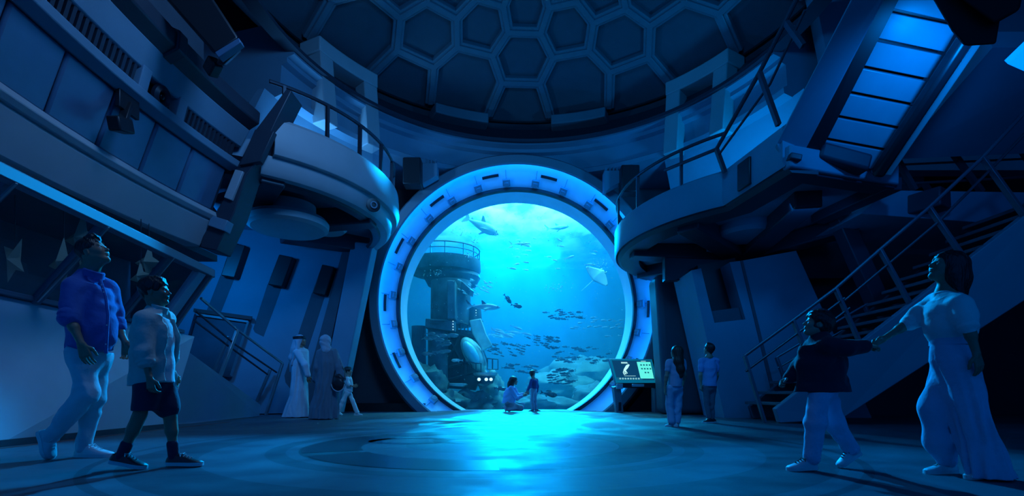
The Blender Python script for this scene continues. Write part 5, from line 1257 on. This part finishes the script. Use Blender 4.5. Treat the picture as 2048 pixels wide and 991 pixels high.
# ---------------------------------------------------------------- woman at right
D0 = 3.32; k = .84
J = JJ(D0, neck=(1891,584), shL=(1919,606,-.12), shR=(1872,604,.12), elL=(1936,652,-.18), elR=(1818,645,.17), wrL=(1953,706,-.20), wrR=(1766,678,.21),
       hipL=(1915,712,-.03), hipR=(1905,712,.05), knL=(1932,835,-.07), knR=(1868,815,.09), anL=(1957,932,-.12), anR=(1893,918,.09), toL=(1942,950,-.12), toR=(1860,937,.09))
t = thing('person', 'woman with long dark hair, pale blouse and wide blue trousers leading the running boy', 'person', Vector((P(1910,900,D0).x, D0, 0)))
c = P(1892,535,D0); Rh = frame((-.88,.10,.40), (.40,0,.9)); hs = .205
_, R, fw, sd_ = limb_body(J, k, (c, Rh, hs), {'L': ((.25,0,-1),(-.1,1,0),(-1,-.3,0),.3,1.0), 'R': ((-1,.0,-.45),(.15,-.8,-.6),(-.2,-.6,.8),.75,1.0)}, .0045, t, M_skin2, nr=.052)
hr = hair_sdf(c, Rh, hs, 'long', 1.02); hr.chain([c+Rh@Vector((-.18*hs,0,.1*hs)), P(1912,560,D0), P(1918,585,D0+.01)], [.085,.075,.05], .04); hr.cone(P(1905,545,D0-.05), P(1916,588,D0-.05), .05, .035, .03); hr.cone(P(1905,545,D0+.05), P(1916,588,D0+.05), .05, .035, .03)
hr.wrinkle((.9,.5,.1), 190, .003).wrinkle((.4,.9,.1), 120, .0025); hr.build('hair', M_hairk, t, .0045)
s = SDF(); torso(s, J, k, R, .03, P(0,683,D0).z, .85, .92, 1.05); s.ell(P(1884,648,D0), [.075,.11,.10], None, .06); s.ell(P(1900,640,D0-.03), [.10,.10,.13], None, .05); s.cone(J['neck']-Vector((0,0,.02)), J['shR'], .055, .06, .04); s.cone(J['neck']-Vector((0,0,.02)), J['shL'], .055, .058, .04)
s.chain([J['shL'], J['shL'].lerp(J['elL'],.55), J['elL'].lerp(J['shL'],.12)], [.058,.066,.054], .03); s.chain([J['shR'], J['elR'].lerp(J['shR'],.45), J['elR']], [.062,.068,.055], .03)
s.ell(c-Vector((-.01,0,.115)), [.05,.06,.055], None, .01, True); s.wrinkle((.5,.2,-1), 50, .005).wrinkle((1,.3,.5), 44, .005); s.build('blouse', M_white, t, .0045)
for a, r in (('L',.055),('R',.050)):
    e = J['el'+a].lerp(J['sh'+a], .06); d = (J['el'+a]-J['sh'+a]).normalized(); q = SDF(); q.cone(e-d*.03, e+d*.008, r, r-.003, .01).cone(e-d*.012, e, r+.005, r+.003, .006).wrinkle(d, 190, .003); q.build('rolled_cuff', M_white, t, .005)
MB().solid([(.046,-.018),(.058,-.02),(.054,.016),(.046,.02)], 24, P(1887,585,D0), (-.35,0,1)).build('collar', M_white, t)
s = SDF(); zz = lambda y: P(0,y,D0-.05).z; X_ = lambda x: (x-1024)*(D0-.05)/FPX
rows = [(zz(682),X_(1911),D0,.102,.085),(zz(720),X_(1914),D0-.02,.118,.125),(zz(770),X_(1921),D0-.06,.100,.12),(zz(835),X_(1926),D0-.10,.084,.115),(zz(875),X_(1936),D0-.12,.098,.11),(zz(912),X_(1944),D0-.14,.112,.10),(.012,X_(1954),D0-.15,.128,.105)]
s.stack(rows, (1,.0), .03, 7, .010, .6)
s.wrinkle((1,.4,.15), 60, .005); s.wrinkle((.3,.2,-1), 24, .004); 
q = SDF(); q.ell((J['hipR']+J['hipL'])/2+Vector((0,.01,.02)), [.10,.10,.10], None, .04); q.chain([J['hipR'], J['knR'], P(1880,880,D0+.09), J['anR']], [.088,.082,.080,.062], .05)
s.p += q.p; s.build('trousers', M_lblue, t, .0048)
MB().solid([(.095,-.022),(.104,-.02),(.103,.022),(.094,.024)], 32, Vector((X_(1911), D0, zz(682))), (0,0,1)).build('waistband', M_lblue, t)
q2 = P(1850,947,D0+.09); q2.z = 0.0; q_ = P(1914,945,D0+.09); q_.z = .004; shoe(q_, q2, (0,0,1), 0, t, M_shw, M_rub, M_lace, .92)
q2 = P(1932,960,D0-.13); q2.z = 0.0; q_ = P(1990,950,D0-.13); q_.z = .02; shoe(q_, q2, (0,0,1), 0, t, M_shw, M_rub, M_lace, .92)

# ---------------------------------------------------------------- man in white robe
D0 = 11.2; k = 1.0; hv = .0075
J = JJ(D0, neck=(601,695), shR=(594,704,-.17), shL=(611,703,.15), elR=(610,730,-.25), elL=(612,730,.22), wrR=(616,751,-.24), wrL=(614,752,.22),
       hipR=(597,752,-.1), hipL=(601,752,.1), knR=(596,792,-.1), knL=(606,792,.1), anR=(588,828,-.1), anL=(608,829,.1), toR=(600,833,-.1), toL=(615,833,.1))
t = thing('person', 'man in a long white robe and headscarf standing by the left stair', 'person', Vector((P(598,830,D0).x, D0, 0)))
c = P(601,681,D0); Rh = frame((.95,.15,.2), (-.2,0,.97)); hs = .245
_, R, fw, sd_ = limb_body(J, k, (c, Rh, hs), {'R': ((.15,0,-1),(-.2,1,0),(1,0,0),.4,1.0), 'L': ((.15,0,-1),(-.2,-1,0),(1,0,0),.4,1.0)}, hv, t, M_skin2)
z_ = lambda y: P(0,y,D0).z; x_ = lambda x: (x-1024)*D0/FPX
s = SDF(); s.stack([(z_(695),x_(601),D0,.10,.09),(z_(702),x_(601),D0,.145,.20),(z_(725),x_(601),D0,.165,.21),(z_(752),x_(599),D0,.160,.19),(z_(790),x_(598),D0,.190,.21),(z_(818),x_(594),D0,.255,.24),(.015,x_(592),D0,.29,.25)], (1,0), .03, 8, .012)
for a in 'RL': sleeves(s, J, k, .078, .070, .062, 1.9, a)
s.wrinkle((1,.5,.1), 22, .006); s.build('robe', M_robe, t, hv)
s = SDF(); s.ell(c+Rh@Vector((-.06*hs,0,.16*hs)), [.49*hs,.41*hs,.42*hs], Rh, .03); s.chain([c+Rh@Vector((-.25*hs,0,.0)), P(592,700,D0), P(586,715,D0), P(582,742,D0+.05)], [.10,.11,.085,.03], .05)
s.chain([c+Rh@Vector((-.1*hs,-.36*hs,-.1*hs)), P(593,706,D0-.18), P(584,728,D0-.15)], [.05,.05,.03], .04); s.ell(c+Rh@Vector((.50*hs,0,-.14*hs)), [.34*hs,.5*hs,.42*hs], Rh, .02, True)
s.wrinkle((1,.3,.4), 40, .006); s.build('headscarf', M_scarf, t, hv)
for dz in (.24,.33): MB().solid([(.36*hs+.02,-.014),(.36*hs+.045,-.014),(.36*hs+.045,.014),(.36*hs+.02,.014)], 24, c+Rh@Vector((-.06*hs,0,dz*hs)), Rh@Vector((.12,0,1))).build('head_cord', M_shk, t)
for (hx, tx, dd) in ((582,606,-.1),(600,620,.1)):
    a_ = P(hx,0,D0+dd); b_ = P(tx,0,D0+dd); a_.z = b_.z = 0; shoe(a_, b_, (0,0,1), 0, t, M_shk, M_shk, None, 1.0)

# ---------------------------------------------------------------- woman in abaya, seen from behind
D0 = 10.5; k = .96
J = JJ(D0, neck=(653,696), shL=(641,705,0), shR=(668,704,.05), elL=(636,735,-.02), elR=(678,735,-.03), wrL=(634,760,.05), wrR=(683,757,-.05),
       hipL=(648,752,0), hipR=(662,752,0), knL=(646,792,0), knR=(662,792,.02), anL=(644,830,0), anR=(664,830,0), toL=(646,831,.12), toR=(667,831,.12))
t = thing('person', 'woman in a long grey-blue abaya and headscarf seen from behind', 'person', Vector((P(652,835,D0).x, D0, 0)))
c = P(651,684,D0); Rh = frame((.25,.95,.1), (0,-.1,1)); hs = .225
_, R, fw, sd_ = limb_body(J, k, (c, Rh, hs), {'R': ((.1,.2,-1),(-1,0,0),(0,1,0),.5,1.0), 'L': ((-.1,.2,-1),(1,0,0),(0,1,0),.4,1.0)}, hv, t, M_skin)
z_ = lambda y: P(0,y,D0).z; x_ = lambda x: (x-1024)*D0/FPX
s = SDF(); s.stack([(z_(694),x_(653),D0,.10,.09),(z_(701),x_(653),D0,.18,.13),(z_(725),x_(655),D0,.205,.17),(z_(755),x_(656),D0,.225,.18),(z_(790),x_(653),D0,.24,.21),(z_(815),x_(649),D0,.275,.26),(.015,x_(648),D0,.285,.29)], (1,0), .03, 11, .018, .3)
for a in 'RL': sleeves(s, J, k, .085, .095, .10, 1.9, a)
s.wrinkle((1,.2,.05), 34, .008); s.build('abaya', M_abaya, t, hv)
s = SDF(); s.ell(c+Vector((0,0,.03)), [.115,.13,.135], None, .03); s.cone(c+Vector((0,-.03,-.04)), P(653,700,D0-.05), .095, .10, .05); s.ell(c+Rh@Vector((.55*hs,0,-.1*hs)), [.34*hs,.3*hs,.42*hs], Rh, .02, True); s.wrinkle((.4,.2,1), 60, .006); s.build('headscarf', M_scarf, t, hv)
for hx in (643,665):
    a_ = P(hx,0,D0-.10); b_ = P(hx+2,0,D0+.14); a_.z = b_.z = 0; shoe(a_, b_, (0,0,1), 0, t, M_shw, M_rub, None, .95)
t = thing('handbag', "dark round handbag with a pale rim hanging on the abaya woman's arm", 'handbag', P(677,762,10.35))
bc = P(677,763,10.32); b = SDF(); b.ell(bc, [.125,.06,.165], None, .03).ell(bc-Vector((0,0,.06)), [.135,.07,.11], None, .05).wrinkle((.3,.2,1), 50, .005).wrinkle((1,0,.4), 60, .004); b.build('bag_body', M_shk, t, .007)
MB().tube([bc+Vector((.135*math.cos(a),-.03,-.03+.165*math.sin(a))) for a in [PI*(1.02+.96*q/20) for q in range(21)]], .010, 6).build('piping', M_shw, t)
MB().tube([P(666,757,10.33), P(671,738,10.40), P(682,727,10.44), P(690,742,10.40), P(690,757,10.33)], .012, 6).build('strap', M_shk, t)

# ---------------------------------------------------------------- generic smaller figures
def figure(label, D0, k, J, hd, hf, hu, hs, hands, top, bottom, hair, skin, hv, shoes, topcfg, legr, hairfn, shk=.9, chest=1.0):
    t = thing('person', label, 'person', Vector((J['hipR'].x, D0, 0)))
    Rh = frame(hf, hu); _, R, fw, sd_ = limb_body(J, k, (hd, Rh, hs), hands, hv, t, skin, .78, .056, chest)
    h_ = hairfn(hd, Rh, hs); h_.wrinkle((.8,.4,.2), 110, .003); h_.build('hair', hair, t, hv)
    s = SDF(); torso(s, J, k, R, topcfg['o'], topcfg['hem'], topcfg.get('flare', 1.0), topcfg.get('ch', 1.0), topcfg.get('depth', 1.0))
    for a in 'RL': s.cone(J['neck']-Vector((0,0,.02)), J['sh'+a], .055*k, .062*k, .04*k); sleeves(s, J, k, .066*k, .062*k, .05*k, topcfg['sleeve'], a)
    s.wrinkle((.3,.3,-1), 44, .005); s.build(topcfg['name'], top, t, hv)
    s = SDF(); s.ell((J['hipR']+J['hipL'])/2, [.145*k,.125*k,.12*k], R, .05*k)
    for a in 'RL': s.chain([J['hip'+a], J['kn'+a], J['an'+a]], [q*k for q in legr], .04*k)
    s.wrinkle((.3,.4,-1), 44, .005); s.cut(Vector((0,0,topcfg['hem']+.03)), (0,0,1)); s.build('trousers', bottom, t, hv)
    for (h0, t0, m1, up) in shoes: shoe(h0, t0, up, 0, t, m1, M_rub, None, shk)
    return t
def flat(x, D): p = P(x, 0, D); p.z = 0.0; return p
def long_hair(pts, rs):
    def f(c, R, s):
        h = hair_sdf(c, R, s, 'long', 1.03); h.chain([c+R@Vector((-.2*s,0,.1*s))]+pts, rs, .04); return h
    return f
# girl with long hair
D0 = 8.2; k = .78
J = JJ(D0, neck=(1353,717), shL=(1338,724,-.02), shR=(1366,723,.04), elL=(1333,752,-.06), elR=(1369,750,.0), wrL=(1330,775,-.03), wrR=(1366,768,.14),
       hipL=(1341,776,0), hipR=(1357,776,.02), knL=(1339,810,.03), knR=(1356,810,.05), anL=(1343,842,-.02), anR=(1354,842,.04), toL=(1335,848,-.05), toR=(1355,848,-.08))
figure('girl with very long hair and lavender tee standing by the touch screen kiosk', D0, k, J, P(1352,704,D0), (-.35,.85,.35), (.1,-.35,.93), .20,
       {'R': ((-.2,.5,-.8),(-1,0,0),(0,1,0),.4,1), 'L': ((0,.1,-1),(1,0,0),(0,1,0),.4,1)}, M_lav, M_lblue, M_hairb, M_skin, .007,
       [(flat(1357,D0+.06), flat(1331,D0-.02), M_shw, (0,0,1)), (flat(1352,D0+.10), flat(1352,D0-.10), M_shw, (0,0,1))],
       dict(o=.03, hem=P(0,773,D0).z, sleeve=.5, name='tee_shirt', flare=1.0, ch=1.05), (.095,.080,.075), long_hair([P(1357,722,D0-.08), P(1361,738,D0-.10), P(1362,752,D0-.10)], [.09,.075,.065,.03]), .85)
# boy beside her
D0 = 9.2; k = .84
J = JJ(D0, neck=(1418,713), shL=(1403,722,-.02), shR=(1432,721,.04), elL=(1401,750,-.06), elR=(1434,750,.04), wrL=(1402,768,-.04), wrR=(1430,768,.16),
       hipL=(1412,774,0), hipR=(1425,774,.02), knL=(1413,805,.0), knR=(1423,805,.03), anL=(1418,834,-.02), anR=(1425,834,.05), toL=(1409,842,-.06), toR=(1421,842,-.02))
figure('boy in a blue short-sleeved shirt seen from behind, hands at his sides', D0, k, J, P(1418,698,D0), (-.35,.80,.45), (.1,-.42,.9), .215,
       {'R': ((-.2,.4,-.9),(-1,0,0),(0,1,0),.4,1), 'L': ((0,.1,-1),(1,0,0),(0,1,0),.4,1)}, M_bluet, M_grj, M_hairk, M_skin, .007,
       [(flat(1428,D0-.02), flat(1405,D0-.08), M_shk, (0,0,1)), (flat(1432,D0+.06), flat(1412,D0+.06), M_shk, (0,0,1))],
       dict(o=.035, hem=P(0,772,D0).z, sleeve=.62, name='shirt', flare=1.0, ch=1.08), (.088,.062,.050), lambda c, R, s: hair_sdf(c, R, s, 'short', 1.03), .88)
# small walking girl
D0 = 12.2; k = .66
J = JJ(D0, neck=(696,751), shR=(694,757,-.09), shL=(700,756,.09), elR=(697,769,-.13), elL=(702,768,.11), wrR=(706,772,-.12), wrL=(709,770,.08),
       hipR=(694,784,-.06), hipL=(698,784,.06), knR=(686,801,-.06), knL=(706,803,.06), anR=(677,820,-.06), anL=(714,824,.06), toR=(681,827,-.06), toL=(722,827,.06))
figure('small girl in white walking right beside the woman in the abaya', D0, k, J, P(696,742,D0), (.95,.2,.05), (0,0,1), .205,
       {'R': ((1,0,0),(0,.6,-.6),(.3,0,1),.4,1), 'L': ((1,0,0),(0,-.6,-.6),(.3,0,1),.4,1)}, M_white, M_white, M_hairk, M_skin, .0075,
       [(P(672,824,D0-.06), flat(685,D0-.06), M_shw, (.3,0,1)), (flat(708,D0+.06), flat(725,D0+.06), M_shw, (0,0,1))],
       dict(o=.03, hem=P(0,783,D0).z, sleeve=1.2, name='tee_shirt'), (.085,.075,.085), lambda c, R, s: hair_sdf(c, R, s, 'short', 1.06), .75)
# standing child at the glass
D0 = 14.9; k = .70
J = JJ(D0, neck=(1067,756), shL=(1063,760,-.06), shR=(1073,759,.06), elL=(1058,774,-.14), elR=(1075,773,.06), wrL=(1053,785,-.20), wrR=(1074,785,.08),
       hipL=(1065,779,-.04), hipR=(1070,779,.05), knL=(1064,800,-.03), knR=(1070,800,.05), anL=(1066,817,-.04), anR=(1071,817,.06), toL=(1061,821,-.1), toR=(1075,820,.06))
figure('child in a dark blue top and grey trousers at the glass beside the kneeling woman', D0, k, J, P(1065,747,D0), (.6,.75,.2), (0,-.2,1), .21,
       {'L': ((-.8,0,-.6),(0,0,-1),(0,-1,0),.5,1), 'R': ((0,0,-1),(-1,0,0),(0,1,0),.4,1)}, fabric('dark_blue_knit', (.06,.09,.22)), fabric('grey_trouser_cotton', (.36,.38,.44)), M_hairb, M_skin, .008,
       [(flat(1068,D0+.03), flat(1057,D0-.08), M_shk, (0,0,1)), (flat(1069,D0+.06), flat(1081,D0+.06), M_shk, (0,0,1))],
       dict(o=.03, hem=P(0,776,D0).z, sleeve=1.8, name='top'), (.085,.080,.078), lambda c, R, s: hair_sdf(c, R, s, 'short', 1.05), .8)
# kneeling woman
D0 = 14.5; k = .93
J = JJ(D0, neck=(1023,771), shR=(1021,776,-.14), shL=(1026,775,.14), elR=(1034,796,-.18), elL=(1037,790,.14), wrR=(1047,790,-.14), wrL=(1050,786,.02),
       hipR=(1016,807,-.09), hipL=(1018,806,.10), knR=(1042,815,-.13), knL=(1044,808,.14), anR=(1015,818,-.12), anL=(1018,819,.13), toR=(1009,820,-.12), toL=(1010,820,.13))
t = figure('woman in a light blue top kneeling at the glass beside the child', D0, k, J, P(1028,761,D0), (.95,.15,-.02), (0,0,1), .23,
       {'R': ((.9,.3,.2),(0,.8,.4),(0,.3,1),.5,1), 'L': ((.9,-.1,.1),(0,-.6,.6),(0,.3,1),.5,1)}, fabric('light_blue_top_cotton', (.40,.60,.85)), fabric('patterned_trouser_cotton', (.42,.44,.46), var=.5), M_hairb, M_skin, .008,
       [(P(1006,812,D0-.12), flat(1011,D0-.12), M_shw, (.9,0,.2)), (P(1006,812,D0+.13), flat(1011,D0+.13), M_shw, (.9,0,.2))],
       dict(o=.045, hem=P(0,806,D0).z, sleeve=1.7, name='top', ch=.9, depth=1.3), (.105,.085,.06), long_hair([P(1021,768,D0), P(1018,776,D0)], [.10,.09,.05]), .95, .72)
# ================================================================ TOUCH SCREEN KIOSK
D = 14.12
t = thing('touch_screen_kiosk', 'tilted touch screen kiosk on two legs glowing cyan right of the round window', 'kiosk', Vector((P(1268,820,D).x, D, 0)))
TL, TR, BL, BR = P(1217,716,D+.25), P(1305,717,D+.25), P(1231,767,D-.25), P(1316,767,D-.25)
M_kiosk = mat('grey_kiosk_metal', (.22,.26,.31), .4, metal=.3); nrm = (BR-BL).cross(TL-BL).normalized(); nrm = nrm if nrm.y < 0 else -nrm
MB().loft([[TL,TR,BR,BL], [p-nrm*.10 for p in (TL,TR,BR,BL)]]).build('screen_housing', M_kiosk, t, bevel=.02)
def kp(u, v, off=.006): return TL.lerp(TR, u).lerp(BL.lerp(BR, u), v)+nrm*off
def kq(u0, v0, u1, v1, off, name, m, par=None, **kw):
    return MB().loft([[kp(u0,v0,off),kp(u1,v0,off),kp(u1,v1,off),kp(u0,v1,off)], [kp(u0,v0,off-.004),kp(u1,v0,off-.004),kp(u1,v1,off-.004),kp(u0,v1,off-.004)]]).build(name, m, par or t, smooth=0, **kw)
M_scr = mat('screen_dark', (.01,.03,.06), .2, emit=(.005,.09,.22), estr=.55); M_scrl = mat('screen_light', (.3,.7,.6), .2, emit=(.12,.85,.62), estr=1.0); M_scrb = mat('screen_bar', (.02,.06,.10), .2, emit=(.01,.20,.36), estr=.55)
M_scrw = mat('screen_white', (.8,.9,.8), .2, emit=(.55,.95,.75), estr=1.0); M_scrd = mat('screen_icon_dark', (.05,.15,.2), .3, emit=(.01,.20,.26), estr=.4); M_bez = mat('lit_bezel', (.05,.20,.28), .3, emit=(.0,.22,.34), estr=.5)
kq(.015,.03,.985,.97,.006,'bezel',M_bez)
scr = kq(.06,.09,.94,.86,.010,'screen',M_scr)
L0 = (0,0,0)
kq(.62,.14,.93,.80,.013,'light_panel',M_scrl,scr,loc=L0)
kq(.06,.76,.66,.86,.012,'icon_bar',M_scrb,scr,loc=L0)
b = MB()
# squid-like creature picture on the screen
def kpoly(pts, off): 
    return MB().loft([[kp(u,v,off) for u,v in pts], [kp(u,v,off-.003) for u,v in pts]])
q = kpoly([(.42,.24),(.44,.27),(.38,.40),(.33,.47),(.29,.50),(.27,.47),(.30,.40),(.36,.28)], .016); b.add(q.v, q.f)
for p0, p1, p2 in (((.28,.48),(.25,.56),(.265,.66)),((.30,.50),(.29,.58),(.30,.64)),((.31,.49),(.325,.55),(.335,.61))): b.tube([kp(*p0,.016), kp(*p1,.016), kp(*p2,.016)], .012, 5)
b.build('creature_picture', M_scrw, scr, loc=L0)
b = MB()
for k_ in range(9): q = kpoly([(.26+.016*k_,.155),(.272+.016*k_,.155),(.272+.016*k_,.185),(.26+.016*k_,.185)], .015); b.add(q.v, q.f)
q = kpoly([(.255,.20),(.41,.20),(.41,.212),(.255,.212)], .015); b.add(q.v, q.f); q = kpoly([(.255,.70),(.52,.70),(.52,.708),(.255,.708)], .014); b.add(q.v, q.f)
q = kpoly([(.72,.105),(.83,.105),(.83,.12),(.72,.12)], .015); b.add(q.v, q.f); b.build('heading_lines', M_scrw, scr, loc=L0)
for row, n in ((.27,4),(.42,4),(.57,2)):
    for k_ in range(n):
        u = .685+.065*k_+(.06 if n == 2 else 0); kq(u,row-.03,u+.035,row+.025,.016,'icon',M_scrd,scr,loc=L0)
for k_ in range(8): b = MB(); b.solid([(.014,0),(.022,0),(.022,.004),(.014,.004)], 14, kp(.14+.062*k_,.81,.014), nrm); b.build('round_icon', M_scrw, scr, loc=L0)
MB().beam(P(1232,770,D-.2), P(1315,770,D-.2), .12, .14).build('shelf', M_black, t, bevel=.01)
MB().box(P(1239,772,D-.29), (.17,.12,.15)).build('card_reader', mat('bright_metal', (.6,.63,.66), .3, metal=.6), t, bevel=.01)
MB().beam(P(1264,770,D-.3), P(1288,770,D-.3), .06, .08).build('light_tray', MATS['bright_metal'], t, bevel=.01)
for x0, x1 in ((1228,1238),(1308,1313)):
    p0 = P(x0+4,772,D-.05); p1 = P(x1,0,D); p1.z = 0.0; q = MB().beam(p0, p1, .20, .30, up=(0,1,0)).build('leg', M_kiosk, t, bevel=.015)
    if x0 == 1228: MB().box(Vector((p1.x-.01, D-.165, .17)), (.075,.03,.24)).build('grille', M_black, q, bevel=.005, loc=(0,0,0))
